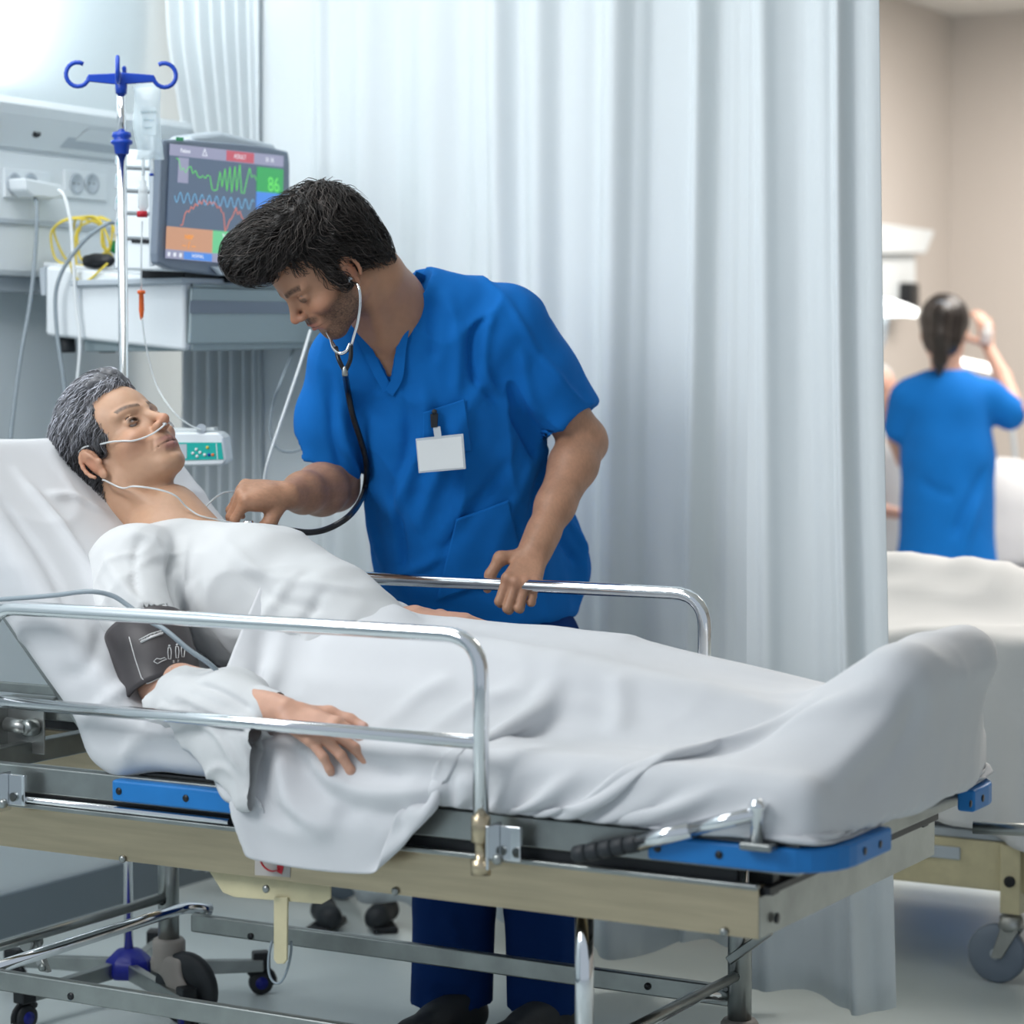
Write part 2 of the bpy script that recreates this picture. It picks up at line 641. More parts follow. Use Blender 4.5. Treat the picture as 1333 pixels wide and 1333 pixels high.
M['print'] = material('white_print', srgb(225, 225, 225), .6)
M['red'] = material('red_print', srgb(190, 25, 45), .5)
M['sticker'] = material('grey_sticker', srgb(176, 172, 168), .5)
M['black_tube'] = material('black_tubing', srgb(20, 22, 28), .3)
M['clear'] = material('clear_tubing', srgb(225, 232, 234), .15, alpha=.62, spec=.8)
M['bag'] = material('clear_fluid_bag', srgb(226, 240, 244), .16, alpha=.42, spec=.8)
M['orange'] = material('orange_plastic', srgb(238, 110, 50), .4)
M['yellow'] = material('yellow_cable', srgb(222, 200, 70), .4)
M['cable_grey'] = material('grey_cable', srgb(140, 152, 160), .4)
M['cable_white'] = material('white_cable', srgb(220, 226, 228), .4)
M['green'] = material('green_plastic', srgb(30, 150, 90), .4)
M['teal'] = material('teal_keypad', srgb(20, 170, 160), .4)
M['skin'] = material('skin', (.5, .3, .2), .48, vcol=True, sss=.12, bump=(420, .10), noise=(60, .05))
M['hair_dark'] = material('dark_brown_hair', srgb(30, 24, 22), .42, vcol=True, spec=.5)
M['eye'] = material('eye', (1, 1, 1), .12, vcol=True)
M['badge'] = material('white_card', srgb(226, 230, 230), .35)

# ------------------------------------------------------------------ people
class Fr:
    """local frame: x = the person's right-hand side, y = forward, z = up"""
    def __init__(s, o, f, u, sc=1.0):
        f = np.array(f, float); f /= np.linalg.norm(f)
        u = np.array(u, float); u = u - f * (u @ f); u /= np.linalg.norm(u)
        s.o = np.array(o, float); s.R = np.stack([np.cross(f, u), f, u], 1); s.s = sc

    def __call__(s, *p):
        p = np.array(p, float).reshape(-1)
        return s.o + s.R @ (p * s.s)

    def inv(s, P):
        return ((np.asarray(P) - s.o) @ s.R) / s.s


def rot(ax, deg):
    return np.array(Matrix.Rotation(math.radians(deg), 3, ax))


def build_head(F, T, jaw=1.0, lid=.0045, chin=0.0, nose=1.0, far=False):
    """skull, brows, eyes, nose, lips, chin and ears added to the field F in frame T"""
    s = T.s
    E = lambda c, r, k=.01, R=None, sub=False: F.ell(T(*c), np.array(r) * s, T.R if R is None else T.R @ R, k * s, sub)
    C = lambda a, b, ra, rb=None, k=.006, sub=False: F.cap_(T(*a), T(*b), ra * s, (ra if rb is None else rb) * s, k * s, sub)
    E((0, -.014, .052), (.073, .097, .080), .01)
    E((0, .034, .052), (.060, .056, .060), .02)
    E((0, .030, -.010), (.058, .060, .072), .02)
    E((0, .030, -.048 + chin * .6), (.050 * jaw, .054, .046), .02)
    E((0, .070, -.080 + chin), (.023 * jaw, .020, .018), .018)
    for q in (-1, 1):
        C((q * .050 * jaw, -.004, -.040), (q * .022 * jaw, .066, -.078 + chin), .015, .014, .018)
        C((q * .056, -.004, -.01), (q * .052 * jaw, -.004, -.044), .013, .014, .016)
        E((q * .043, .058, -.010), (.020, .022, .016), .018)
        C((q * .012, .0865, .036), (q * .048, .070, .039), .008, .007, .012)
    # eye sockets
    for q in (-1, 1):
        E((q * .033, .094, .019), (.021, .014, .014), .014, sub=True)
    # nose
    C((0, .084, .030), (0, .1075 * nose, -.007), .0065, .0085, .012)
    E((0, .108 * nose, -.0095), (.0085, .0085, .0075), .008)
    for q in (-1, 1):
        E((q * .0125, .0985, -.0125), (.0065, .0105, .0068), .006)
        E((q * .0062, .105 * nose, -.0185), (.0032, .0052, .0032), .002, sub=True)
    # mouth
    E((0, .080, -.040), (.028, .016, .020), .014)
    for q in (-1, 1):
        C((q * .023, .0825, -.0445), (q * .005, .0945, -.0375), .0032, .0046, .004)
        C((q * .022, .0825, -.0460), (0, .0925, -.0500), .0034, .0056, .004)
    C((-.025, .0855, -.0452), (0, .0985, -.0437), .0011, .0013, .0025, True)
    C((.025, .0855, -.0452), (0, .0985, -.0437), .0011, .0013, .0025, True)
    C((-.010, .0925, -.0600), (.010, .0925, -.0600), .004, .004, .009, True)
    C((0, .1000, -.026), (0, .0985, -.034), .0018, .002, .004, True)
    # eyelids and the opening between them
    for q in (-1, 1):
        E((q * .032, .0725, .0195), (.0142, .0142, .0136), .004)
        if lid > 0:
            E((q * .032, .088, .0178), (.0125, .010, lid), .0010, sub=True)
            E((q * .032, .0725, .0195), (.0110, .0110, .0110), .0, sub=True)
        C((q * .018, .086, .0265), (q * .044, .077, .0265), .0016, .0016, .003, True)
        C((q * .020, .0845, .010), (q * .044, .076, .011), .0012, .0012, .004, True)
    # ears: lobe plate, rim, hollow
    for q in (-1, 1):
        if far:
            E((q * .076, -.010, .004), (.012, .017, .029), .01)
            continue
        Re = rot('Y', q * 14) @ rot('Z', -q * 24)
        E((q * .0755, -.010, .004), (.0074, .0178, .0290), .006, Re)
        rim = []
        for t in np.linspace(-.3, math.pi * 1.32, 12):
            y = .0165 * math.cos(t); z = .006 + .0265 * math.sin(t)
            rim.append(T(q * (.0790 - .20 * (y)), -.012 + y, z))
        F.poly(rim, [.0033 * s] * len(rim), .0035 * s)
        E((q * .0755, -.006, -.0215), (.0050, .0085, .0095), .004)
        E((q * .0865, -.007, .002), (.0050, .0085, .0120), .004, sub=True)
        E((q * .079, .0075, -.002), (.0042, .0035, .0060), .003)


def head_colors(T, V, base, lips, brow, beard=None, greybeard=0):
    L = T.inv(V)
    n = len(V)
    c = np.tile(np.array(base, float), (n, 1))
    def g(p, r, z=1.0):
        d = (np.abs(L[:, 0]) - p[0]) ** 2 / r[0] ** 2 + (L[:, 1] - p[1]) ** 2 / r[1] ** 2 + (L[:, 2] - p[2]) ** 2 / r[2] ** 2
        return np.exp(-d)[:, None]
    mix = lambda c, k, w: c * (1 - w) + np.array(k) * w
    rosy = np.array(base) * np.array([1.12, .78, .74])
    c = mix(c, rosy, .55 * g((.042, .06, -.015), (.022, .03, .02)))
    c = mix(c, rosy, .75 * g((0, .11, -.012), (.016, .02, .012)))
    c = mix(c, rosy, .7 * g((.078, -.012, .005), (.012, .025, .03)))
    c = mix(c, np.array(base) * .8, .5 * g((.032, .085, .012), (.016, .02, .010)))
    w = np.clip(1.5 * g((.0, .095, -.0375), (.021, .014, .0048)), 0, 1) + np.clip(1.5 * g((.0, .093, -.0505), (.019, .014, .0052)), 0, 1)
    c = mix(c, lips, np.clip(w, 0, .95))
    c = mix(c, np.array(lips) * .3, np.clip(1.3 * g((0, .096, -.0443), (.026, .02, .0014)), 0, .9))
    # eyebrows
    ax = np.abs(L[:, 0])
    zb = .0395 + .006 * np.sin(np.clip((ax - .012) / .04, 0, 1) * 2.3)
    wb = np.exp(-((L[:, 2] - zb) / brow[1]) ** 4) * (ax > .010) * (ax < .052) * (L[:, 1] > .05)
    wb = wb * (.75 + .25 * vnoise(L, 900, 3))
    c = mix(c, brow[0], np.clip(wb, 0, .95)[:, None])
    # lash line
    for sgn in (1,):
        c = mix(c, np.array(base) * .12, np.clip(1.5 * np.exp(-((ax - .032) / .0135) ** 4 - ((L[:, 2] - .0185) / .0052) ** 4 - ((L[:, 1] - .086) / .008) ** 4), 0, .75)[:, None])
    if beard is not None:
        nz = .72 + .28 * vnoise(L, 700, 5)
        side = np.clip((-.012 - L[:, 2] + .42 * np.clip(.045 - L[:, 1], 0, .05)) / .014, 0, 1) * np.clip((ax + L[:, 1] * .0 + np.clip(-.052 - L[:, 2], 0, 1) * 2 - .028) / .012, 0, 1)
        chin = np.clip((-.060 - L[:, 2]) / .010, 0, 1)
        mous = np.exp(-((L[:, 2] + .0285) / .0068) ** 4 - (ax / .029) ** 4) * (L[:, 1] > .07)
        under = np.clip((L[:, 2] + .110) / .02, 0, 1) * np.clip((L[:, 1] + .004) / .02, 0, 1)
        w = np.clip(np.maximum(np.maximum(side * .95, chin * .97), mous * 1.6), 0, 1) * under * nz
        w *= 1 - np.clip(g((0, .093, -.0505), (.022, .02, .007))[:, 0] * 1.2, 0, 1) * .8
        c = mix(c, beard, np.clip(w, 0, .93)[:, None])
    return np.clip(c, 0, 1)


def eyeballs(T, parent, gaze=(0, 1, 0), iris=(.06, .035, .02)):
    for q in (-1, 1):
        u = np.linspace(0, math.pi, 17); v = np.linspace(0, 2 * math.pi, 25)[:-1]
        g = np.array(gaze, float); g /= np.linalg.norm(g)
        a = np.cross(g, (0, 0, 1.0)); a /= np.linalg.norm(a); b = np.cross(a, g)
        P = []; Cc = []
        for t in u:
            for p in v:
                P.append(.0109 * (math.cos(t) * g + math.sin(t) * (math.cos(p) * a + math.sin(p) * b)))
                Cc.append((.01, .01, .01) if t < .24 else (iris if t < .56 else (.42, .38, .37)))
        P = np.array(P) + np.array([q * .032, .0725, .0195])
        Wd = T.o + (P * T.s) @ T.R.T
        Q = np.array([(i * 24 + j, i * 24 + (j + 1) % 24, (i + 1) * 24 + (j + 1) % 24, (i + 1) * 24 + j) for i in range(16) for j in range(24)])
        qmesh('eye', Wd, Q, M['eye'], parent, np.array(Cc))


def strands(roots, dirs, field, steps=8, seg=.007, lift=.002, r=.0007, curl=0, seed=1, grav=0, T=None, flow=None, wig=3.0, offs=0.0):
    """tapered hair strands that run along the surface of a field; returns V, Q"""
    rs = np.random.RandomState(seed)
    n = len(roots)
    P = roots.copy(); D = dirs.copy()
    pts = [P.copy()]
    ph = rs.rand(n) * 6.28; fr = .6 + rs.rand(n) * .6
    seglen = seg * (.7 + .6 * rs.rand(n))
    lf = lift * (0.3 + 1.2 * rs.rand(n)) 
    for k in range(steps):
        N = field.grad(P)
        if flow is not None:
            D = D * .45 + flow(P) * .55
        D = D - N * (D * N).sum(1)[:, None] * .9
        D /= np.linalg.norm(D, axis=1)[:, None] + 1e-9
        S = np.cross(N, D)
        w = np.sin(ph + k * fr * 1.3) * curl
        P = P + seglen[:, None] * (D + S * w[:, None])
        d = field.sample(P)
        tgt = lf * math.sin(min(1, (k + 1) / steps * 1.6) * 1.57) + offs
        P = P - N * (d - tgt)[:, None] * .8
        pts.append(P.copy())
    A = np.stack(pts, 1)                       # n, steps+1, 3
    m = steps + 1
    Tn = np.gradient(A, axis=1); Tn /= np.linalg.norm(Tn, axis=2)[..., None] + 1e-9
    ref = rs.randn(n, 3)[:, None, :]
    B = np.cross(Tn, ref); B /= np.linalg.norm(B, axis=2)[..., None] + 1e-9
    Cc = np.cross(Tn, B)
    rad = r * (1 - .85 * (np.arange(m) / (m - 1)) ** 1.5)[None, :, None] * (.7 + .6 * rs.rand(n))[:, None, None]
    V = np.stack([A + rad * (math.cos(t) * B + math.sin(t) * Cc) for t in (0, 2.094, 4.189)], 2).reshape(-1, 3)
    i = np.arange(n)[:, None, None] * m * 3 + np.arange(m - 1)[None, :, None] * 3
    j = np.arange(3)[None, None, :]; j2 = (j + 1) % 3
    Q = np.stack([i + j, i + j2, i + 3 + j2, i + 3 + j], 3).reshape(-1, 4)
    return V, Q, n, m


def hand_points(w, f, nrm, thumb, sc=1.0, curls=None, spread=4, thumbspec=None):
    """w wrist, f direction of the fingers, nrm back-of-hand normal, thumb = direction of the thumb side.
    returns list of (polyline, radii) for palm and fingers"""
    f = np.array(f, float); f /= np.linalg.norm(f)
    nrm = np.array(nrm, float); nrm -= f * (nrm @ f); nrm /= np.linalg.norm(nrm)
    t = np.cross(f, nrm)
    if t @ np.array(thumb) < 0: t = -t
    out = []
    offs = [.027, .009, -.009, -.026]
    lens = [(.044, .026, .021), (.049, .030, .022), (.046, .028, .021), (.036, .021, .019)]
    rads = [.0088, .0090, .0086, .0076]
    kn = [.090, .094, .089, .080]
    curls = curls or [(20, 30, 20)] * 4
    w = np.array(w, float)
    fingers = []
    for i in range(4):
        base = w + sc * (f * .022 + t * offs[i] * .62)
        k = w + sc * (f * kn[i] + t * offs[i])
        out.append(([base, k], [.0125 * sc, .0110 * sc], .014))
        a = math.radians(-spread * (i - 1.4))
        d = f * math.cos(a) + t * math.sin(a) * -1 * -1 * (1 if True else 1)
        d = f * math.cos(a) + t * math.sin(a)
        nn = nrm.copy()
        p = k; pl = [k]; rr = [rads[i] * 1.12 * sc]
        for j in range(3):
            c = math.radians(curls[i][j])
            d, nn = d * math.cos(c) - nn * math.sin(c), nn * math.cos(c) + d * math.sin(c)
            p = p + d * lens[i][j] * sc
            pl.append(p); rr.append(rads[i] * (.98, .90, .78)[j] * sc)
        out.append((pl, rr, .004))
        fingers.append((pl, d, nn, rads[i] * sc))
    # thumb
    ts = thumbspec or dict(a=(.35, .9, -.25), b=(.75, .6, -.3), c=(.95, .25, -.2))
    p = w + sc * (f * .018 + t * .016 - nrm * .004)
    pl = [p]; rr = [.0150 * sc]
    for key, L, r in (('a', .046, .0125), ('b', .036, .0100), ('c', .028, .0085)):
        v = f * ts[key][0] + t * ts[key][1] + nrm * ts[key][2]; v /= np.linalg.norm(v)
        p = p + v * L * sc; pl.append(p); rr.append(r * sc)
    out.append((pl, rr, .008))
    fingers.append((pl, v, nrm, .009 * sc))
    return out, fingers


def add_hand(F, spec):
    for pl, rr, k in spec:
        F.poly(pl, rr, k)


def nails(V, C, fingers, color):
    for pl, d, nn, r in fingers:
        c = pl[-1] + nn * r * .7 - d * r * .1
        w = np.exp(-((np.linalg.norm(V - c, axis=1)) / (r * .85)) ** 4)[:, None]
        C = C * (1 - w * .6) + np.array(color) * w * .6
    return C


def hug(pts, F, off, n=60):
    P = curve_pts(pts, n)
    for _ in range(4):
        d = F.sample(P); g = F.grad(P)
        P = P + g * np.clip(off - d, 0, .03)[:, None]
    return P


def join(parts):
    """parts: list of (V, Q, C) -> one"""
    n = 0; Vs = []; Qs = []; Cs = []
    for V, Q, C in parts:
        Vs.append(V); Qs.append(Q + n); Cs.append(C); n += len(V)
    return np.vstack(Vs), np.vstack(Qs), np.vstack(Cs)

# ------------------------------------------------------------------ the setting
XW, YB, ZC = -3.77, 10.5, 2.87
def struct(name, mb, mat, bevel=0):
    return tag(mb.build(name, mat, None, bevel), kind='structure')

struct('floor', MB().box2((XW - .1, -1.5, -.05), (3.2, YB + .1, 0)), M['floor'])
struct('wall_left', MB().box2((XW - .12, -1.5, 0), (XW, 6.6, ZC)), M['wall_cool'])
w = MB().box2((XW - .12, 6.6, 0), (XW, YB, ZC))
struct('wall_left_rear', w, M['wall_warm'])
struct('wall_back', MB().box2((XW - .12, YB, 0), (3.2, YB + .12, ZC)), M['wall_warm'])
struct('wall_right', MB().box2((3.2, 3.0, 0), (3.32, YB + .12, ZC)), M['wall_warm'])
struct('ceiling', MB().box2((XW - .12, 1.9, ZC), (3.3, YB + .12, ZC + .1)), M['ceiling'])
struct('baseboard_left', MB().box2((XW, -1.5, 0), (XW + .015, YB, .10)), M['skirting'])
struct('baseboard_back', MB().box2((XW + .015, YB - .015, 0), (3.2, YB, .10)), M['skirting'])
lp = empty('ceiling_light', (-2.35, 8.0, ZC - .03), 'bright flat white panel light set in the ceiling above the far bay', 'light')
MB().box2((-2.9, 7.45, ZC - .03), (-1.8, 8.55, ZC + .0)).build('frame', M['white_plastic'], lp, .004)
M['lamp_panel'] = material('lamp_panel', (1, 1, 1), .5, emit=(1, .98, .95), estr=3.0)
MB().box2((-2.85, 7.5, ZC - .036), (-1.85, 8.5, ZC - .031)).build('diffuser', M['lamp_panel'], lp)

# bedhead service panel along the wall
def P(px, py, X=XW + .1):
    return W(px, py, X=X)
pan = empty('bedhead_panel', (XW, 4.4, 1.7), 'long pale service panel with sockets running along the wall', 'wall panel')
y0, y1 = 3.1, 4.80
def zat(py, X): return W(0, py, X=X)[2]
zt, zg, zl, zb = zat(131, XW + .13), zat(194, XW + .08), zat(279, XW + .08), zat(358, XW + .08)
prof = [(0, zt + .012), (.135, zt + .012), (.145, zt - .004), (.135, zt - .025), (.085, zg + .006), (.075, zg + .006),
        (.075, zg - .004), (.085, zg - .004), (.085, zb + .012), (.08, zb), (0, zb)]
pts = [(XW + a, y0, b) for a, b in prof]
MB().prism(pts, (0, y1 - y0, 0)).build('body', M['white_plastic'], pan, .003)
MB().box2((XW, y0, zl - .02), (XW + .092, y1, zl - .008)).build('trim_strip', M['light_grey'], pan, .002)
MB().box2((XW, y0, zb - .035), (XW + .06, y1, zb)).build('lower_channel', M['light_grey'], pan, .004)
def onp(px, py, dx=.086): return W(px, py, X=XW + dx)
# call jack and recessed cover on the upper sloped face
c = onp(45, 173, .105)
ja = MB().lathe(c, [(.012, 0), (.012, .008), (.0075, .008), (.007, .002), (.0, .002)], (1, 0, .35), 24).build('call_jack', M['dark'], pan)
MB().lathe(c + np.array([.004, 0, .001]), [(.004, 0), (.004, .004), (0, .004)], (1, 0, .35), 16).build('jack_pin', M['steel_dull'], ja)
a0, a1 = onp(100, 160, .12), onp(166, 203, .09)
cov = MB().prism([(XW + .129, a0[1], a0[2]), (XW + .131, a1[1] - .02, a0[2] - .002), (XW + .094, a1[1] - .045, a1[2] + .0), (XW + .094, a0[1] - .03, a1[2])], (.004, 0, .002)).build('cover_plate', M['light_grey'], pan, .001)
MB().prism([(XW + .130, a0[1] + .025, a0[2] - .014), (XW + .131, a1[1] - .045, a0[2] - .015), (XW + .104, a1[1] - .06, a1[2] + .016), (XW + .104, a0[1] + .005, a1[2] + .016)], (.005, 0, .002)).build('recess_panel', M['white_plastic'], cov, .001)
for (px0, px1, pya, pyb, sock) in ((5, 64, 218, 262, (18, 39)), (83, 138, 221, 262, (99, 119))):
    A = onp(px0, pya, .09); B = onp(px1, pyb, .09)
    pl = MB().box2((XW + .085, A[1], B[2]), (XW + .093, B[1], A[2])).build('socket_plate', M['white_plastic'], pan, .002)
    for sx in sock:
        q = onp(sx, 239, .093)
        MB().lathe(q, [(.024, 0), (.024, .004), (.0195, .004), (.0165, .0008), (0, .0008)], (1, 0, 0), 24).build('socket', M['light_grey'], pl)
        for e in (-1, 1):
            MB().lathe(q + np.array([.0, e * .0075, 0]), [(.0024, 0), (.0024, .0012), (0, .0012)], (1, 0, 0), 10).build('pin_hole', M['dark'], pl)

# plug adaptor in the left sockets
pa = empty('plug_adaptor', onp(40, 247, .1), 'chunky white plug adaptor pushed into the left wall sockets', 'plug')
A, B = onp(12, 232, .1), onp(63, 262, .1)
bd = MB().prism([(XW + .094, A[1], A[2]), (XW + .094, B[1], A[2] - .008), (XW + .094, B[1] + .004, B[2] + .010), (XW + .094, B[1] - .03, B[2] + .001), (XW + .094, A[1] + .03, B[2] + .002), (XW + .094, A[1] + .004, B[2] + .016)], (.05, 0, 0)).build('body', M['white_plastic'], pa, .006)
g = onp(72, 247, .12)
MB().lathe(g + np.array([0, -.02, 0]), [(.014, 0), (.014, .02), (.009, .045), (.006, .05)], (0, 1, -.15), 16).build('cable_gland', M['white_plastic'], pa)

XF = -3.22                                     # front plane of the wall cabinet
YC = W(240, 364, X=XF)[1]
def cable(name, pts, r, mat, label, cat='cable', n=60, group=None):
    return tag(MB().tube(curve_pts(pts, n), r, 10).build(name, mat), label, cat, group)

# wall cables: px, py, X of the cable
def wp(seq):
    return [W(a, b, X=c) for a, b, c in seq]
cable('power_cable', wp([(46, 258, -3.64), (48, 275, -3.62), (46, 330, -3.62), (38, 400, -3.62), (26, 470, -3.62), (15, 560, -3.62), (8, 640, -3.62), (2, 760, -3.64)]), .0042, M['cable_grey'],
      'grey power cable hanging straight down from the plug adaptor')
def wy(seq):
    return [W(a, b, Y=YC + c) for a, b, c in seq]
cable('monitor_mains_cable', wy([(76, 247, -.03), (84, 256, -.03), (92, 290, -.03), (96, 350, -.025), (99, 400, -.02), (104, 450, -.02), (99, 520, -.02), (95, 640, -.02)]), .004, M['cable_white'],
      'white mains cable looping down in front of the wall cabinet')
cable('data_cable', wy([(147, 290, .02), (138, 292, -.01), (115, 308, -.02), (92, 335, -.03), (78, 360, -.035), (72, 390, -.035), (75, 440, -.035), (82, 490, -.035), (90, 560, -.035), (94, 640, -.035)]), .0045, M['cable_grey'],
      'thick grey data cable curving from the module rack over the cabinet side')

# wall cabinet with drawer ------------------------------------------------
cab = empty('wall_cabinet', (XF, YC, 1.35), 'white and silver wall cabinet with a drawer under the monitor', 'cabinet')
c1, c2, c3 = W(240, 364, X=XF), W(430, 371, X=XF), W(240, 457, X=XF)
c0, cl = W(58, 345, Y=YC), W(58, 437, Y=YC)
side = MB().prism([c0, W(240, 364, Y=YC), W(240, 457, Y=YC), cl], (0, .03, 0)).build('side_housing', M['white_plastic'], cab, .010)
MB().prism([c1 + np.array([.004, .025, 0]), c2 + np.array([.004, 0, 0]), W(430, 453, X=XF) + np.array([.004, 0, 0]), c3 + np.array([.004, .025, 0])], (-.30, 0, 0)).build('body', M['silver'], cab, .004)
q0, q1, q2, q3 = [W(a, b, X=XF + .006) for a, b in ((246, 374), (425, 378), (425, 446), (243, 448))]
dr = MB().prism([q0, q1, q2, q3], (.010, 0, 0)).build('drawer', M['silver'], cab, .004)
q0, q1, q2, q3 = [W(a, b, X=XF + .017) for a, b in ((247, 391), (425, 394), (425, 408), (246, 408))]
MB().prism([q0, q1, q2, q3], (.003, 0, 0)).build('grip_recess', M['grey_plastic'], dr, .001)
MB().prism([W(238, 361, X=XF + .01), W(430, 366, X=XF + .01), W(430, 373, X=XF + .01), W(238, 369, X=XF + .01)], (-.31, 0, 0)).build('top_lip', M['light_grey'], cab, .003)
for px in (87, 139):
    q = W(px, 452, Y=YC + .05)
    MB().lathe(q, [(.018, -.012), (.020, -.006), (.018, .02), (.012, .03)], (0, 0, 1), 16).build('foot', M['rubber'], cab)
MB().prism([W(50, 350, Y=YC), W(58, 347, Y=YC), W(58, 385, Y=YC), W(53, 385, Y=YC)], (0, .5, 0)).build('end_rail', M['light_grey'], cab, .002)
MB().prism([W(56, 341, Y=YC + .05), W(235, 360, Y=YC + .05), W(235, 364, Y=YC + .05), W(56, 347, Y=YC + .05)], (0, .45, 0)).build('tray_edge', M['white_plastic'], cab, .003)

# coil of yellow cable lying on the cabinet
yc = []
rs = np.random.RandomState(4)
cc = W(114, 327, Y=YC + .10)
for k in range(5):
    r0_ = .052 + .010 * rs.rand(); ox, oz = .010 * rs.randn(2)
    for t in np.linspace(0, 2 * math.pi, 12, endpoint=False):
        rr = r0_ + .003 * rs.randn()
        yc.append(cc + np.array([ox + rr * math.cos(t) * 1.12 , -.02 + .03 * math.cos(t + k) + .01 * k, oz * .5 + .70 * rr * math.sin(t) + .010 + (.022 if math.sin(t) > 0 else -.004)]))
tag(MB().tube(curve_pts(yc, 340), .0026, 8).build('cable_coil', M['yellow']), 'loose coil of thin yellow cable on top of the white cabinet', 'cable')
yl = [W(a, b, Y=YC - .006) for a, b in ((92, 345), (96, 358), (104, 366), (116, 364), (130, 352), (140, 343))]
tag(MB().tube(curve_pts(yl, 40), .0026, 8).build('yellow_cable_loop', M['yellow']), 'yellow cable loop drooping over the front edge of the cabinet', 'cable')
cb = W(110, 340, Y=YC + .045)
tag(MB().lathe(cb, [(.004, 0), (.013, .004), (.017, .03), (.014, .07), (.004, .085)], (1, 0, 0), 14).build('cable_connector', M['dark']), 'black oval connector tangled in the yellow cable', 'connector')
tag(MB().lathe(W(150, 330, Y=YC + .12), [(.004, 0), (.012, .003), (.012, .025), (.006, .03)], (0, .3, 1), 14).build('green_cap', M['green']), 'small green plug cap beside the module rack', 'cap')

# module rack behind the monitor
rk = empty('module_rack', W(180, 345, X=-3.5), 'tall pale rack of four stacked monitoring modules', 'medical device')
YR = W(204, 300, X=-3.205)[1]
def rq(seq, off=0): return [W(x_, y_, Y=YR - off) for x_, y_ in seq]
MB().prism(rq([(153, 193), (212, 197), (212, 352), (148, 350)]), (0, .16, 0)).build('housing', M['white_plastic'], rk, .005)
for a, b in ((199, 217), (222, 247), (252, 276), (281, 309)):
    md = MB().prism(rq([(158, a + 1), (194, a + 2), (194, b + 1), (157, b - 1)], .008), (0, .01, 0)).build('module', M['white_plastic'], rk, .002)
    MB().prism(rq([(150, a + 4), (156, a + 4), (156, b - 2), (149, b - 3)], .004), (0, .01, 0)).build('connector_tab', M['light_grey'], md, .001)
    MB().prism(rq([(152, a + 8), (155, a + 8), (155, a + 12), (152, a + 12)], .006), (0, .003, 0)).build('status_mark', M['teal'], md)
    MB().prism(rq([(158, b + 1.5), (196, b + 3), (196, b + 4.5), (158, b + 3)], .002), (0, .003, 0)).build('slot_gap', M['dark'], md)
MB().prism(rq([(171, 312), (196, 313), (196, 317), (171, 316)], .003), (0, .008, 0)).build('lower_slot', M['dark'], rk)

# patient monitor -----------------------------------------------------------
XM = -3.17
mon = empty('patient_monitor', W(285, 362, X=XM - .1), 'grey patient monitor with coloured traces on the wall cabinet', 'monitor')
def mp(px, py, dx=0): return W(px, py, X=XM + dx)
n0 = [mp(214, 181), mp(250, 182), mp(310, 186), mp(350, 191), mp(376, 197), mp(378, 212), mp(378, 300), mp(374, 352), mp(360, 358), mp(290, 359), mp(225, 351), mp(206, 343), mp(205, 330), mp(211, 200)]
MB().prism(n0, (-.022, 0, 0)).build('bezel', M['grey_plastic'], mon, .006)
MB().prism([mp(200, 178, -.02), mp(212, 178, -.02), mp(208, 200, -.02), mp(205, 345, -.02), mp(199, 347, -.02)], (-.012, 0, 0)).build('side_strip', M['light_grey'], mon, .004)
MB().prism([mp(250, 176, -.05), mp(290, 171, -.05), mp(358, 187, -.05), mp(372, 205, -.05), mp(372, 330, -.05), mp(255, 340, -.05)], (-.07, 0, 0)).build('rear_housing', M['light_grey'], mon, .012)
sc4 = [(221, 187), (369, 203), (366, 349), (215, 336)]
def sp(u, v, dx=.002):
    a = np.array(sc4[0]) * (1 - u) * (1 - v) + np.array(sc4[1]) * u * (1 - v) + np.array(sc4[2]) * u * v + np.array(sc4[3]) * (1 - u) * v
    return mp(a[0], a[1], dx)
def emis(name, c, s=.85):
    return material(name, tuple(x * .2 for x in c), .25, emit=c, estr=s)
S = dict(bg=emis('screen_ground', srgb(88, 104, 126)), bar=emis('screen_bar', srgb(150, 152, 178)), red=emis('screen_red', srgb(190, 90, 105)),
         green=emis('screen_green', srgb(60, 165, 95)), mint=emis('screen_mint', srgb(110, 200, 145)), blue=emis('screen_blue', srgb(80, 140, 225)),
         tan=emis('screen_tan', srgb(200, 150, 120)), lime=emis('screen_lime', srgb(110, 225, 110)), sky=emis('screen_sky', srgb(120, 180, 220)),
         coral=emis('screen_coral', srgb(225, 135, 115)), white=emis('screen_white', srgb(225, 230, 240)), orange=emis('screen_orange', srgb(240, 160, 80)), dark=emis('screen_dark', srgb(20, 50, 40)))
scr = MB().prism([sp(0, 0), sp(1, 0), sp(1, 1), sp(0, 1)], (.002, 0, 0)).build('screen', S['bg'], mon)
def srect(u0, v0, u1, v1, m, name, d=.0045):
    return MB().prism([sp(u0, v0, d), sp(u1, v0, d), sp(u1, v1, d), sp(u0, v1, d)], (.0008, 0, 0)).build(name, S[m], scr)
srect(0, 0, 1, .10, 'bar', 'status_bar'); srect(.50, .005, .74, .095, 'red', 'alarm_field', .0055)
srect(.77, .12, 1, .34, 'green', 'heart_rate_field'); srect(.77, .34, 1, .72, 'blue', 'oxygen_field')
srect(.0, .72, .40, .92, 'tan', 'pressure_field'); srect(.40, .72, 1, .92, 'mint', 'temperature_field')
srect(0, .92, 1, 1, 'bar', 'menu_bar'); srect(.16, .93, .40, .995, 'blue', 'menu_button', .0055)
srect(.08, .11, .17, .33, 'bar', 'scale_box')
for i in range(3): srect(.02 + i * .05, .945, .04 + i * .05, .98, 'white', 'menu_icon', .0055)
def trace(f, u0, u1, n, m, name, w=.0011):
    pts = [sp(u, f(u), .0052) for u in np.linspace(u0, u1, n)]
    MB().tube(pts, w, 4).build(name, S[m], scr)
rs = np.random.RandomState(3)
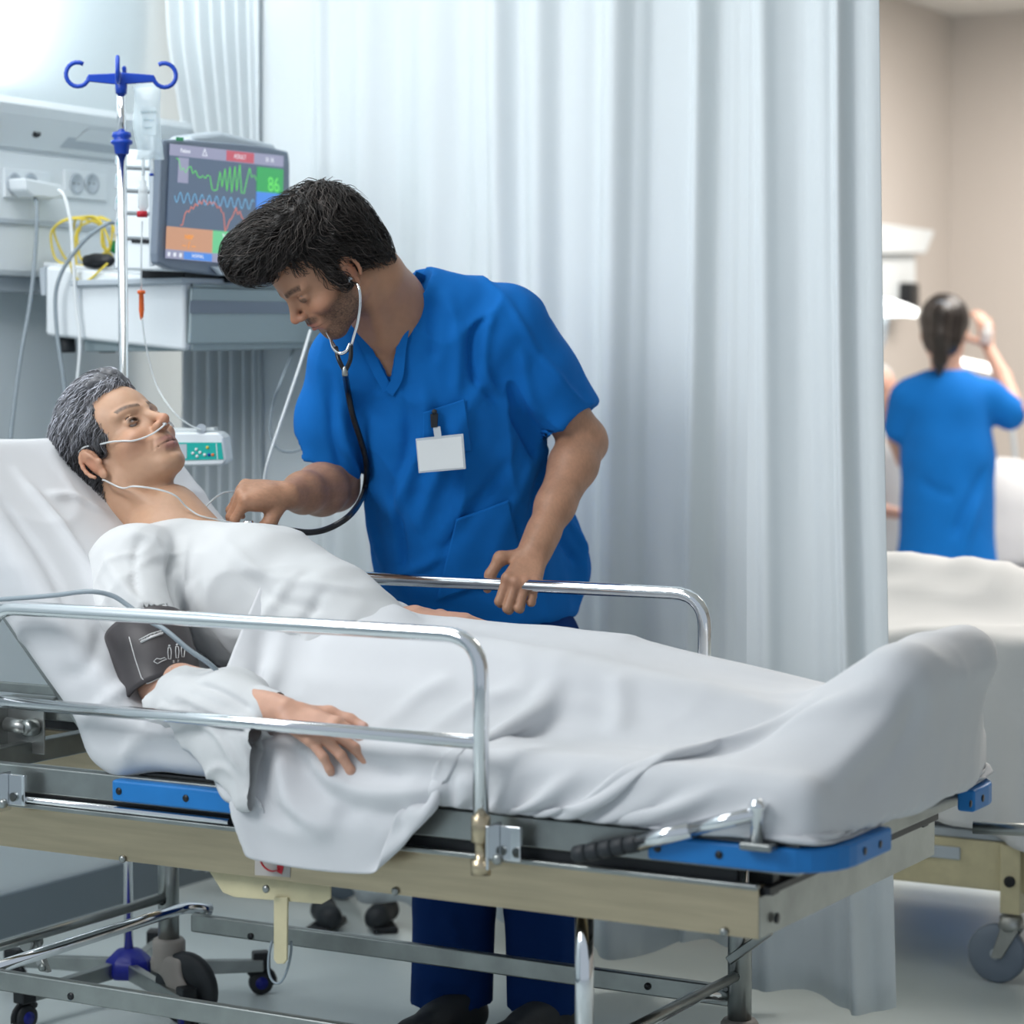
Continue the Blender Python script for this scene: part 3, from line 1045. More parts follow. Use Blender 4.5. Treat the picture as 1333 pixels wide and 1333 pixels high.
gy = [.31, .22, .12, .13, .22, .20, .24, .19, .18, .24, .21, .26, .27, .25, .27, .24, .25, .36, .37, .36, .20, .33, .17, .36, .15, .37, .14, .35, .12, .37, .37, .25, .14, .22, .20, .24]
gu = [.02, .04, .17, .21, .25, .28, .30, .33, .36, .38, .41, .44, .47, .50, .53, .56, .58, .60, .62, .65, .66, .67, .68, .69, .695, .70, .705, .71, .715, .72, .735, .74, .75, .755, .76, .77]
gu = list(np.linspace(.02, .77, len(gu)))
MB().tube([sp(a, b, .0052) for a, b in zip(gu[2:], gy[2:])], .0011, 4).build('heart_trace', S['lime'], scr)
trace(lambda u: .47 + .045 * math.sin(u * 2 * math.pi / .063) - .01, .06, .75, 160, 'sky', 'oxygen_trace')
cy = [.70, .70, .60, .57, .58, .53, .55, .50, .52, .47, .50, .46, .47, .50, .47, .49, .47, .49, .52, .50, .55, .56, .72, .68, .62, .60, .56, .50, .56, .53, .58, .60, .64, .63, .68]
MB().tube([sp(a, b, .0052) for a, b in zip(np.linspace(.12, .72, len(cy)), cy)], .0011, 4).build('pressure_trace', S['coral'], scr)
def text(body, u, v, h, m, name, parent=scr, fn=None, depth=.0004):
    c = bpy.data.curves.new(name, 'FONT'); c.body = body; c.size = h; c.extrude = depth
    c.align_x = 'CENTER'; c.align_y = 'CENTER'
    o = bpy.data.objects.new(name, c); col.objects.link(o)
    dg = bpy.context.evaluated_depsgraph_get()
    me = bpy.data.meshes.new_from_object(o.evaluated_get(dg)); bpy.data.objects.remove(o)
    me.materials.clear()
    me.materials.append(S[m] if isinstance(m, str) else m)
    return me
def put_text(body, u, v, h, m, name):
    me = text(body, u, v, h, m, name)
    o = sp(u, v, .0062); ex = sp(u + .1, v, .0062) - o; ex /= np.linalg.norm(ex)
    ey = sp(u, v - .1, .0062) - o; ey -= ex * (ey @ ex); ey /= np.linalg.norm(ey)
    R = Matrix(np.stack([ex, ey, np.cross(ex, ey)], 1).tolist()).to_4x4()
    me.transform(Matrix.Translation(Vector(o)) @ R)
    return link(name, me, None, scr, smooth=False)
put_text('86', .92, .27, .045, 'lime', 'heart_rate_number')
put_text('Patient', .14, .05, .012, 'white', 'status_text'); put_text('ADULT', .62, .05, .014, 'white', 'alarm_text')
put_text('NIBP', .20, .80, .014, 'orange', 'pressure_text'); put_text('-- / --', .20, .87, .022, 'orange', 'pressure_value')
put_text('25  26', .88, .05, .012, 'white', 'status_number'); put_text('\u25b3', .31, .05, .02, 'white', 'alarm_icon')
put_text('Temp', .52, .76, .012, 'white', 'temperature_text'); put_text('NORMAL', .28, .96, .010, 'white', 'button_text')
MB().prism([mp(272, 347, .002), mp(305, 349, .002), mp(305, 360, .002), mp(283, 358, .002)], (.008, 0, 0)).build('badge_plate', M['light_grey'], mon, .003)
MB().prism([mp(229, 178.5, .001), mp(238, 179, .001), mp(238, 183.5, .001), mp(229, 183, .001)], (.002, 0, 0)).build('maker_badge', M['green'], mon)
MB().prism([mp(240, 350, -.05), mp(345, 352, -.05), mp(345, 365, -.05), mp(240, 362, -.05)], (-.12, 0, 0)).build('stand', M['dark'], mon, .004)
MB().prism([mp(378, 350, -.02), mp(306, 350, -.01), mp(306, 368, -.01), mp(378, 370, -.02)], (-.1, 0, 0)).build('side_socket_block', M['dark'], mon, .004)

# ------------------------------------------------------------------ curtains
def curtain(name, label, xa, xb, ybase, ridges, zb, zt, mat, n=420, m=46, sway=.0, group=None, slant=None, yshift=None):
    """ridges: (photo px of the crest, width m, depth m towards the camera)"""
    V = []; us = np.linspace(xa, xb, n)
    rx = []
    for px, w, dpt in ridges:
        p = W(px, 500, Y=ybase) if px > 0 else [px]
        rx.append((p[0], w, dpt))
    zs = np.linspace(zb, zt, m)
    Z, U = np.meshgrid(zs, us)
    Y = np.full_like(U, ybase)
    if yshift is not None: Y = Y + yshift(U)
    tz = (Z - zb) / (zt - zb)
    for x0, w, dpt in rx:
        xx = x0 + .012 * np.sin(tz * 3 + x0 * 9)
        Y -= dpt * (1 - .25 * tz) * np.exp(-np.abs((U - xx) / w) ** 2.4)
    q = np.stack([U.ravel() * 9, U.ravel() * 0, Z.ravel() * .5], 1)
    Y += (.008 * vnoise(q, 1.0, 5).reshape(U.shape) + .004 * vnoise(q * 3.1, 1.0, 6).reshape(U.shape))
    X = U + (slant(U, tz) if slant is not None else 0)
    hem = .022 * np.sin(U * 11) + .014 * np.sin(U * 23 + 1)
    Zz = Z + np.where(tz < .12, hem * (1 - tz / .12), 0)
    P3 = np.stack([X, Y, Zz], 2).reshape(-1, 3)
    i = np.arange(n - 1)[:, None] * m + np.arange(m - 1)[None, :]
    Q = np.stack([i, i + m, i + m + 1, i + 1], 2).reshape(-1, 4)
    me_o = qmesh(name, P3, Q, mat)
    sm = me_o.modifiers.new('cloth_thickness', 'SOLIDIFY'); sm.thickness = .0018
    return tag(me_o, label, 'curtain', group)

XE = W(1156, 850, Y=4.44)[0]
XJ = W(990, 850, Y=4.5)[0]
XL = W(330, 200, Y=4.80)[0]
def bend_back(U):
    e = np.clip((-2.35 - U) / 1.05, 0, 1)
    return .25 * e * e * (3 - 2 * e)
R = [(352, .02, .03), (400, .05, .015), (425, .04, .03), (520, .06, .045), (600, .03, .02), (641, .035, .055), (707, .038, .055), (760, .03, .012), (812, .038, .065), (838, .012, .01), (910, .020, .055), (945, .015, .008), (1005, .06, .04)]
curtain('privacy_curtain', 'long pale blue-white privacy curtain hanging behind the doctor', XL, XJ + .05, 4.56, R, .085, 2.80, M['curtain'], yshift=bend_back)
R2 = [(996, .018, .02), (1045, .05, -.02), (1080, .03, .02), (1112, .016, .045), (1150, .02, .01)]
def slant2(U, tz):
    e = np.clip((U - XJ) / (XE - XJ), 0, 1)
    return -(.035 * e) * tz + .03 * e * (1 - tz) ** 2
curtain('privacy_curtain', 'free end panel of the privacy curtain beside the neighbouring bay', XJ, XE, 4.43, R2, .075, 2.80, M['curtain'], n=160, slant=slant2)
# bunched curtain near the wall
xa, xb = -3.70, -3.43
def slant3(U, tz):
    e = np.clip((xb - U) / (xb - xa), 0, 1)
    return -.05 * e * np.clip((tz - .62) / .3, 0, 1) + .05 * e * (1 - np.clip(np.abs(tz - .62) / .12, 0, 1)) + .03 * e * (tz < .5)
R3 = [(x, .011, .05) for x in (-3.685, -3.65, -3.61, -3.575, -3.54, -3.50, -3.465, -3.44)]
curtain('bunched_curtain', 'bunched pale curtain gathered against the wall behind the monitor', xa, xb, 4.83, R3, .10, 2.80, M['curtain'], n=240, slant=slant3)
tr = MB().box2((XW, 4.52, 2.80), (1.5, 4.56, 2.835)).build('curtain_track', M['light_grey'], None, .003)
tag(tr, 'white ceiling track carrying the privacy curtain', 'curtain track')
# clogs seen under the curtain
for i, (px, lab) in enumerate(((425, 'black clog standing under the curtain, nearer the bed lever'), (497, 'black clog under the curtain, nearer the trouser leg'))):
    b = W(px, 1208, Z=.0)
    e = empty('clog', b, lab, 'shoe', 'black clogs under the curtain')
    F = Field(b - .2, b + np.array([.2, .2, .16]), .006)
    d = cvec(.25, 0, 1) if i == 0 else cvec(-.2, 0, 1)
    F.cap_(b - d * .040 + UP * .036, b + d * .040 + UP * .032, .028, .031, .02)
    F.cap_(b - d * .045 + UP * .060, b - d * .04 + UP * .036, .016, .026, .02)
    F.half(b + UP * .012, -UP)
    V, Q = F.extract(1)
    qmesh('upper', V, Q, M['rubber'], e)
    MB().box(b + UP * .008, (.058, .14, .016), YAW + (-.25 if i == 0 else .2)).build('sole', M['dark'], e, .005)

# ------------------------------------------------------------------ hospital bed (trolley)
YN, YF = 3.19, 3.93
bed = empty('hospital_bed', (-2.4, 3.56, 0), 'steel hospital trolley bed with chrome side rails carrying the patient', 'bed')
def mk(name, mb, mat, bevel=0, parent=None, label=None): return mb.build(name, mat, parent or bed, bevel, label)
# lower chassis: two long side panels and end panels
for y, s in ((YN + .01, 1), (YF - .012, -1)):
    sp_ = mk('side_panel', MB().box2((-3.45, y - .0015, .474), (-1.425, y + .0015, .55)).box2((-3.45, min(y, y + s * .02), .547), (-1.425, max(y, y + s * .02), .55)), M['steel'], .0008)
    if s == 1:
        for px, py in ((160, 1118), (515, 1160), (943, 1213), (347, 1157)):
            p = W(px, py, Y=y - .002)
            mk('bolt', MB().lathe(p, [(.0065, 0), (.0065, -.003), (.004, -.0055), (0, -.006)], (0, 1, 0), 12), M['steel_dull'], parent=sp_)
        a = [W(px, py, Y=y - .002) for px, py in ((332, 1111), (378, 1111), (378, 1142), (332, 1139))]
        st = mk('sticker', MB().prism(a, (0, -.0006, 0)), M['sticker'], parent=sp_, label='grey sticker with a curved red arrow')
        arc = [W(px, py, Y=y - .0035) for px, py in ((338.5, 1114), (341, 1124), (347, 1131), (354, 1134), (361, 1133), (364, 1131))]
        am = MB().tube(curve_pts(arc, 14), .0033, 6, flat=.3)
        am.prism([W(px, py, Y=y - .003) for px, py in ((361, 1126), (369.5, 1127), (367, 1138), (361, 1135))], (0, -.001, 0))
        mk('red_arrow', am, M['red'], parent=sp_)
for x in (-3.45, -1.425):
    ep = mk('end_panel', MB().box2((x - .0015, YN + .01, .474), (x + .0015, YF - .01, .535)), M['steel_dull'], .001)
    mk('channel', MB().box2((x - .018, YN + .02, .536), (x + .012, YF - .02, .548)), M['dark'], .002)
p = W(1010, 1195, X=-1.42)
mk('slot', MB().lathe(p, [(.008, 0), (.008, .003), (0, .003)], (1, 0, 0), 14), M['dark'])
mk('crossbar', MB().box2((-1.47, YN + .05, .50), (-1.445, YF - .05, .53)), M['steel_dull'], .002)
# chrome slide rails beneath the platform
for y in (YN - .004, YF + .004):
    mk('slide_rail', MB().cyl((-3.45, y, .562), (-2.35, y, .562), .0055), M['chrome'])
    mk('slide_rail', MB().box2((-3.45, y - .006, .548), (-1.42, y + .008, .556)), M['steel_dull'], .002)
# platform frame
z0, z1 = .572, .618
for y in (YN + .015, YF - .015):
    mk('platform_rail', MB().box2((-3.44, y - .012, z0), (-1.36, y + .012, z1)), M['steel_dull'], .003)
    mk('gap_shade_strip', MB().box2((-3.4, y - .004, .552), (-1.46, y + .008, .574)), M['dark'], .001)  # dark strip standing in for the shade in the gap below the platform
for x in (-3.44, -2.98, -2.55, -1.95, -1.37):
    mk('cross_rail', MB().box2((x - .015, YN + .02, z0 + .004), (x + .015, YF - .02, z1 - .002)), M['steel_dull'], .003)
mk('platform_board', MB().box2((-2.60, YN + .02, z1), (-1.36, YF - .02, z1 + .006)), M['dark'], .002)
for y in (YN + .06, YF - .06):
    mk('post', MB().box2((-1.46, y - .012, .53), (-1.42, y + .012, z0)), M['dark'], .002)
# backrest panel and its struts
AB = math.radians(47); ca, sa = math.cos(AB), math.sin(AB)
HX, HZ = -2.61, .622
def back(l, h): return np.array([HX - ca * l + sa * (-h) * -1 * 0 - sa * 0 - h * sa * 0, 0, HZ + sa * l]) + np.array([h * sa, 0, h * ca])
pp = [back(0, -.004), back(.66, -.004), back(.66, -.016), back(0, -.016)]
mk('backrest_panel', MB().prism([q + np.array([0, YN + .03, 0]) for q in pp], (0, YF - YN - .06, 0)), M['steel_dull'], .003)
for y in (YN + .08, YF - .08):
    mk('strut', MB().cyl(back(.40, -.02) + np.array([0, y, 0]), (-3.30, y, .60), .009), M['steel_dull'])
cy_ = W(35, 945, Y=3.42)
br = mk('backrest_bracket', MB().box2((cy_[0] - .05, 3.42, cy_[2] - .05), (cy_[0] + .04, 3.425, cy_[2] + .035)).box2((cy_[0] - .05, 3.36, cy_[2] - .05), (cy_[0] - .046, 3.425, cy_[2] + .035)), M['cast_alu'], .002)
mk('pivot', MB().lathe((cy_[0] + .02, 3.42, cy_[2]), [(.012, 0), (.016, -.004), (.016, -.025), (.011, -.03), (.0, -.03)], (0, 1, 0), 18), M['steel_dull'], parent=br)
mk('pivot', MB().cyl((cy_[0] + .02, 3.40, cy_[2]), (cy_[0] - .03, 3.40, cy_[2] + .004), .013), M['cast_alu'], parent=br)
for z in (.70, .655):
    mk('linkage_bar', MB().box2((-3.2, 3.44, z), (-2.70, 3.452, z + .018)), M['steel_dull'], .002)
# chrome side rails
def side_rail(y, s):
    zt, zm, zb = .893, .7335, .60
    xl, xr = (-2.814, -1.852) if s > 0 else (-2.83, -1.868)
    mb = MB()
    path = rounded([(xl, y, zb), (xl, y, zt), (xr, y, zt), (xr, y, zb)], .062, 8)
    mb.tube(path, .0122, 16)
    o = mk('side_rail', mb, M['chrome'], label=None)
    mk('middle_bar', MB().cyl((xl, y, zm), (xr, y, zm), .0105), M['chrome'], parent=o)
    for x in (xl, xr):
        cl = mk('clamp', MB().lathe((x, y, .535), [(.0, 0), (.0155, .0), (.0155, .022), (.009, .024), (.009, .048), (.0145, .05), (.0145, .088), (.012, .09)], (0, 0, 1), 20), M['steel'], parent=o)
        mk('clamp_bracket', MB().box2((x + .014, y - .012, .545), (x + .020, y + .030 * s, .612)).box2((x + .02, y + (.022 if s > 0 else .004), .555), (x + .055, y + (.030 if s > 0 else .012), .608)), M['chrome'], .002, parent=o)
        mk('clamp_bolt', MB().lathe((x + .034, y - .004, .563), [(.008, 0), (.008, -.008), (.005, -.011), (0, -.011)], (0, 1, 0), 12), M['steel_dull'], parent=o)
side_rail(YN - .050, 1); side_rail(YF + .022, -1)
# blue bumpers
def bump(pts2, name='bumper', label=None, holes=()):
    o = MB().prism([(x, y, .578) for x, y in pts2], (0, 0, .036)).build(name, M['bumper'], bed, .005)
    for hx, hy, ax in holes:
        MB().lathe((hx, hy, .596), [(.006, 0), (.006, .0012), (0, .0012)], ax, 14).build('bolt_hole', M['dark'], o)
    return o
yb = YN - .017
a = W(145, 1050, Y=yb)[0]; b = W(392, 1075, Y=yb)[0]
bump([(a, yb), (b, yb), (b, yb + .028), (a, yb + .028)], holes=[(W(px, 1050, Y=yb)[0], yb, (0, -1, 0)) for px in (155, 242, 345)])
def corner(ys, sgn):
    xo = -1.305; x0 = W(842, 1115, Y=yb)[0] if sgn > 0 else -1.60
    yo = ys; r = .10
    out = [(x0, yo)]
    for t in np.linspace(0, math.pi / 2, 8):
        out.append((xo - r + r * math.sin(t), yo + sgn * (r - r * math.cos(t))))
    ye = yo + sgn * (.24 if sgn > 0 else .17)
    out.append((xo, ye)); out.append((xo - .03, ye))
    r2 = .072
    for t in np.linspace(math.pi / 2, 0, 8):
        out.append((xo - .03 - r2 + r2 * math.sin(t), yo + sgn * (.03 + r2 - r2 * math.cos(t))))
    out.append((x0, yo + sgn * .03))
    if sgn < 0: out = out[::-1]
    hs = [(W(px, 1110, Y=yb)[0], yo, (0, -1, 0)) for px in (856, 936)] if sgn > 0 else []
    hs += [(xo, yo + sgn * k, (1, 0, 0)) for k in (.13, .19)]
    return bump(out, 'corner_bumper', holes=hs)
corner(yb, 1); corner(YF + .017, -1)
mk('foot_spike', MB().lathe((-1.36, YF + .0, .525), [(.011, 0), (.011, .10), (.004, .13), (0, .131)], (1, .25, 0), 12), M['steel_dull'])
for px, py in ((1025, 1093), (1040, 1094), (1070, 1088)):
    q = W(px, py, Z=.622)
    mk('bolt', MB().lathe(q, [(.008, 0), (.008, .006), (.004, .009), (0, .009)], (0, 0, 1), 12), M['steel_dull'])
# push handle
yh = YN - .028
h0, h1, h2, h3 = W(748, 1113, Y=yh), W(832, 1097, Y=yh), W(900, 1080, Y=yh), W(984, 1059, Y=yh)
hd = mk('push_handle', MB().cyl(h1, h2, .0125).cyl(h2, h3, .0105), M['chrome'])
d_ = (h1 - h0) / 5
gm = MB()
for k in range(5):
    gm.lathe(h0 + d_ * k, [(.011, 0), (.0135, .003), (.0135, np.linalg.norm(d_) - .004), (.0115, np.linalg.norm(d_))], d_, 18)
mk('grip', gm, M['rubber'], parent=hd)
pb = W(986, 1100, Y=yh)
mk('handle_post', MB().lathe(pb, [(.0, 0), (.010, 0), (.010, .05), (.0125, .052), (.0125, .058), (.006, .066), (0, .066)], (0, 0, 1), 18), M['chrome'], parent=hd)
mk('handle_foot', MB().box(pb + np.array([0, .004, -.002]), (.05, .03, .012)), M['steel_dull'], .004, parent=hd)
# legs and base
for i, (x, y) in enumerate(((-1.735, YN + .06), (-1.75, YF - .08), (-2.99, YF - .08), (-2.99, YN + .06))):
    near = i in (0, 3)
    lg = mk('leg', MB().cyl((x, y, .21 if near else .22), (x, y, .50), .0145), M['chrome'])
    if not near:
        mk('leg_sleeve', MB().lathe((x, y, .13), [(.0, 0), (.021, 0), (.021, .235), (.018, .24), (.0, .24)], (0, 0, 1), 20), M['steel_dull'], parent=lg)
        mk('sleeve_hole', MB().lathe((x, y - .020, .245), [(.009, 0), (.009, -.003), (0, -.003)], (0, 1, 0), 14), M['dark'], parent=lg)
    # caster
    cs = mk('caster', MB().lathe((x, y, .105), [(.0, .0), (.030, .0), (.033, .006), (.033, .055), (.028, .062), (.0, .062)], (0, 0, 1), 24), M['taupe'])
    dx, dy = (.052, -.012)
    F = Field((x - .05, y - .06, .03), (x + .12, y + .06, .16), .004)
    for q in (-.022, .022):
        F.cap_((x + .005, y + q, .125), (x + dx + .005, y + dy + q, .063), .020, .026, .01, flat=((0, 1, 0), .35))
    F.rbox((x + .012, y, .118), (.04, .030, .018), .01, k=.012)
    V, Q = F.extract(1)
    qmesh('fork', V, Q, M['taupe'], cs)
    wc = (x + dx, y + dy - .0145, .074)
    mk('wheel', MB().lathe(wc, [(.046, 0), (.067, .002), (.073, .008), (.073, .021), (.067, .027), (.046, .029)], (0, 1, 0), 32), M['rubber'], parent=cs)
    mk('wheel_hub', MB().lathe((wc[0], wc[1] - .002, wc[2]), [(.010, 0), (.012, .002), (.048, .004), (.049, .028), (.012, .031), (.010, .033)], (0, 1, 0), 28), M['light_grey'], parent=cs)
def bar(a, b, h=.036, t=.018, name='base_bar', mat='steel_dull'):
    a = np.array(a, float); b = np.array(b, float)
    lo = np.minimum(a, b) - np.array([0, t / 2, h / 2]); hi = np.maximum(a, b) + np.array([0, t / 2, h / 2])
    return mk(name, MB().box2(lo, hi), M[mat], .004)
bn = bar((-3.02, YN + .06, .224), (-1.74, YN + .06, .224)); bf = bar((-2.93, YF - .08, .205), (-1.76, YF - .08, .205))
for px, py, yy, pr_ in ((92, 1297, YN + .051, bn), (326, 1219, YF - .09, bf), (843, 1284, YF - .09, bf)):
    q = W(px, py, Y=yy)
    mk('bolt_hole', MB().lathe(q, [(.0065, .0), (.0065, -.0015), (0, -.0015)], (0, 1, 0), 12), M['dark'], parent=pr_)
for x, zz in ((-2.915, .245), (-1.80, .215)):
    mk('cross_tube', MB().tube(rounded([(x, YN + .06, zz - .005), (x, YF - .12, zz), (x + .03, YF - .08, zz - .01)], .04), .0115, 14), M['chrome'])
tb = mk('cross_tube', MB().cyl((-2.99, YN - .05, .25), (-2.99, YF - .09, .25), .009), M['steel_dull'])
mk('cross_tube', MB().cyl((-1.75, YN + .06, .245), (-1.75, YF - .10, .245), .009), M['steel_dull'])
l0 = W(38, 1228, Y=3.45); l1 = W(56, 1259, Y=3.43)
le = mk('brake_link', MB().prism([l0 + np.array([-.012, 0, .01]), l0 + np.array([.012, 0, .01]), l1 + np.array([.012, 0, -.01]), l1 + np.array([-.012, 0, -.01])], (0, .014, 0)), M['cast_alu'], .004)
mk('link_bolt', MB().lathe(l1, [(.007, .0), (.007, -.006), (0, -.007)], (0, 1, 0), 12), M['steel_dull'], parent=le)
mk('link_collar', MB().cyl(l0 + np.array([0, -.012, 0]), l0 + np.array([0, .025, 0]), .013), M['cast_alu'], parent=le)
# cream lever and loop under the panel
yl_ = YN + .03
q = [W(a, b, Y=yl_) for a, b in ((268, 1128), (430, 1140), (430, 1170), (418, 1177), (305, 1168), (290, 1162))]
lv = mk('lever_bracket', MB().prism(q, (0, .004, 0)), M['cream_steel'], .001)
q = [W(a, b, Y=yl_ - .006) for a, b in ((356, 1168), (374, 1168), (373, 1250), (369, 1255), (360, 1255), (356, 1249))]
mk('lever', MB().prism(q, (0, .005, 0)), M['cream_steel'], .0015)
lp_ = [W(a, b, Y=yl_ + .01) for a, b in ((354, 1225), (350, 1245), (350, 1265), (355, 1277), (363, 1280), (370, 1272), (376, 1255), (379, 1238), (379, 1225))]
mk('cable_loop', MB().tube(curve_pts(lp_, 30), .0022, 8), M['cable_grey'])
mk('diagonal_brace', MB().box(W(965, 1245, Y=YF - .1) + np.array([0.015, 0, .02]), (.10, .012, .016), R=rot('Y', -38)), M['steel_dull'], .003)

# ------------------------------------------------------------------ mattress with its fitted sheet
MX0, MX1, MY0, MY1, MZ0, MZ1 = -2.66, -1.345, YN + .0, YF - .0, .626, .712
Fm = Field((-3.35, MY0 - .05, .55), (-1.25, MY1 + .05, 1.30), .009)
Fm.rbox(((MX0 + MX1) / 2, (MY0 + MY1) / 2, (MZ0 + MZ1) / 2), ((MX1 - MX0) / 2, (MY1 - MY0) / 2, (MZ1 - MZ0) / 2), .035)
Rb = np.array([[ca, 0, sa], [0, 1, 0], [-sa, 0, ca]])      # columns: along, y, normal
lenb = .69
cb_ = back(lenb / 2 - .03, .055)
MYB = 3.825
Fm.rbox(cb_ + np.array([0, (MY0 + MYB) / 2, 0]), (lenb / 2, (MYB - MY0) / 2 + .004, .055), .03, Rb, k=.05)
Vm, Qm = Fm.extract(2)
Nm = vnormals(Vm, Qm)
q = Vm.copy()
side = np.clip(1 - np.abs(Nm[:, 2] * 0 + Nm[:, 1]), 0, 1)
Vm = Vm + Nm * (.006 * vnoise(q * np.array([1.5, 3, 1.5]), 3.0, 1) + .003 * vnoise(q, 9.0, 2))[:, None]
Vm = wrinkle(Vm, Nm, 9, .007, (1, .8, 1), 50)
Vm = folds(Vm, Qm, [([(20, 600), (90, 690), (150, 800)], .014, .010), ([(0, 640), (60, 720), (110, 860)], .012, -.008),
                    ([(60, 640), (100, 640), (150, 668)], .010, .007), ([(100, 950), (150, 900), (190, 880)], .014, .010),
                    ([(60, 890), (110, 860), (140, 800)], .014, -.008), ([(150, 1000), (190, 950), (260, 960)], .012, .009)])
mt = qmesh('mattress', Vm, Qm, M['cotton'])
tag(mt, 'mattress in a white fitted sheet, its raised head end under the patient', 'mattress')

# ------------------------------------------------------------------ draped sheet: a small cloth solver
def capsule_push(P, a, b, ra, rb, m=.004):
    a = np.array(a); b = np.array(b); ba = b - a; L = ba @ ba + 1e-9
    t = np.clip((P - a) @ ba / L, 0, 1)
    c = a + t[:, None] * ba
    v = P - c; d = np.linalg.norm(v, axis=1) + 1e-9
    r = ra + (rb - ra) * t + m
    s = d < r
    P[s] = c[s] + v[s] / d[s, None] * r[s, None]
    return s

def box_push(P, lo, hi, rad, m=.004, R=None, c=None):
    lo = np.array(lo, float); hi = np.array(hi, float)
    Q = P if R is None else (P - c) @ R
    h = (hi - lo) / 2 - rad; ctr = (hi + lo) / 2
    v = Q - ctr
    q = np.abs(v) - h
    o = np.maximum(q, 0); no = np.linalg.norm(o, axis=1)
    dist = no + np.minimum(q.max(1), 0) - rad
    s = dist < m
    if not s.any(): return s
    n = o * np.sign(v)
    ins = no < 1e-6
    if ins.any():
        k = q[ins].argmax(1); z = np.zeros((ins.sum(), 3)); z[np.arange(len(k)), k] = np.sign(v[ins][np.arange(len(k)), k])
        n[ins] = z
    n /= np.linalg.norm(n, axis=1)[:, None] + 1e-9
    mv = n * (m - dist)[:, None]
    if R is not None: mv = mv @ R.T
    P[s] += mv[s]
    return s

def cloth(nx, ny, P0, collide, steps=220, iters=5, pins=None, g=-.0016, stiff=1.0, rest=None, bend=.35, fr=.55, vmax=.03):
    """P0: (nx, ny, 3) rest layout; pins(t) -> (mask, target)"""
    P = P0.copy(); V = np.zeros_like(P)
    R0 = P0 if rest is None else rest
    pairs = []
    def add(a, b, w):
        a = np.array(a); b = np.array(b)
        L = np.linalg.norm(R0.reshape(-1, 3)[a] - R0.reshape(-1, 3)[b], axis=1)
        pairs.append((a, b, L, w))
    idx = np.arange(nx * ny).reshape(nx, ny)
    for st in (0, 1):
        add(idx[st:-1:2].ravel(), idx[st + 1::2].ravel(), stiff) if False else None
        a = idx[st:nx - 1:2]; b = idx[st + 1:nx:2][:len(a)]; add(a.ravel(), b.ravel(), stiff)
        a = idx[:, st:ny - 1:2]; b = idx[:, st + 1:ny:2][:, :a.shape[1]]; add(a.ravel(), b.ravel(), stiff)
        a = idx[st:nx - 1:2, :-1]; b = idx[st + 1:nx:2, 1:][:len(a)]; add(a.ravel(), b.ravel(), .35)
        a = idx[st:nx - 1:2, 1:]; b = idx[st + 1:nx:2, :-1][:len(a)]; add(a.ravel(), b.ravel(), .35)
    for st in range(4):
        a = idx[st::4]; k = min(len(a), len(idx[st + 2::4])); 
        if k: add(a[:k].ravel(), idx[st + 2::4][:k].ravel(), bend)
        a = idx[:, st::4]; k = min(a.shape[1], idx[:, st + 2::4].shape[1])
        if k: add(a[:, :k].ravel(), idx[:, st + 2::4][:, :k].ravel(), bend)
    X = P.reshape(-1, 3); old = X.copy(); vel = np.zeros_like(X)
    for s in range(steps):
        t = s / steps
        old = X.copy()
        vel *= .97
        vel[:, 2] += g
        X = X + vel
        if pins is not None:
            pm, tg = pins(t)
            k = pm > 0
        for it in range(iters):
            for a, b, L, w in pairs:
                d = X[b] - X[a]; l = np.sqrt((d * d).sum(1)) + 1e-9
                c = d * ((l - L) / l * .5 * w)[:, None]
                X[a] += c; X[b] -= c
            if pins is not None and k.any():
                X[k] += (tg[k] - X[k]) * pm[k][:, None]
            if it % 2 == 1: hit = collide(X)
        vel = X - old
        vel[hit] *= (1 - fr)
        sp = np.linalg.norm(vel, axis=1)[:, None]
        vel *= np.minimum(1, vmax / (sp + 1e-9))
    return X.reshape(nx, ny, 3)

BODY = [  # pelvis, thighs, knees, shins, feet under the sheet
    ((-2.56, 3.55, .85), (-2.29, 3.55, .785), .098, .098),
    ((-2.30, 3.48, .785), (-1.88, 3.455, .780), .076, .057), ((-2.30, 3.62, .785), (-1.88, 3.655, .785), .078, .058),
    ((-1.88, 3.455, .780), (-1.50, 3.46, .738), .055, .036), ((-1.88, 3.655, .785), (-1.50, 3.66, .740), .055, .036),
    ((-1.40, 3.46, .765), (-1.31, 3.45, .828), .055, .050), ((-1.40, 3.66, .765), (-1.295, 3.68, .838), .055, .050),
    ((-1.40, 3.46, .72), (-1.33, 3.46, .74), .05, .05), ((-1.40, 3.66, .72), (-1.33, 3.68, .74), .05, .05),
    ((-1.31, 3.44, .828), (-1.295, 3.69, .838), .050, .050), ((-1.36, 3.44, .77), (-1.35, 3.69, .77), .05, .05)]
def collide_sheet(X):
    hit = box_push(X, (MX0, MY0 - .004, MZ0 - .02), (MX1 + .01, MY1 + .004, MZ1), .03, .005)
    hit |= box_push(X, np.array([-lenb / 2, MY0 - .004, -.06]), np.array([lenb / 2, MYB + .004, .057]), .03, .005, Rb, cb_ * np.array([1, 0, 1]))
    for a, b, ra, rb in BODY: hit |= capsule_push(X, a, b, ra, rb, .005)
    # frame and bumpers
    hit |= box_push(X, (-3.44, YN - .032, .56), (-1.32, YF + .030, .618), .005, .004)
    hit |= box_push(X, (-3.45, YN + .004, .46), (-1.42, YF - .004, .55), .004, .003)
    low = X[:, 2] < .02; X[low, 2] = .02
    return hit | low

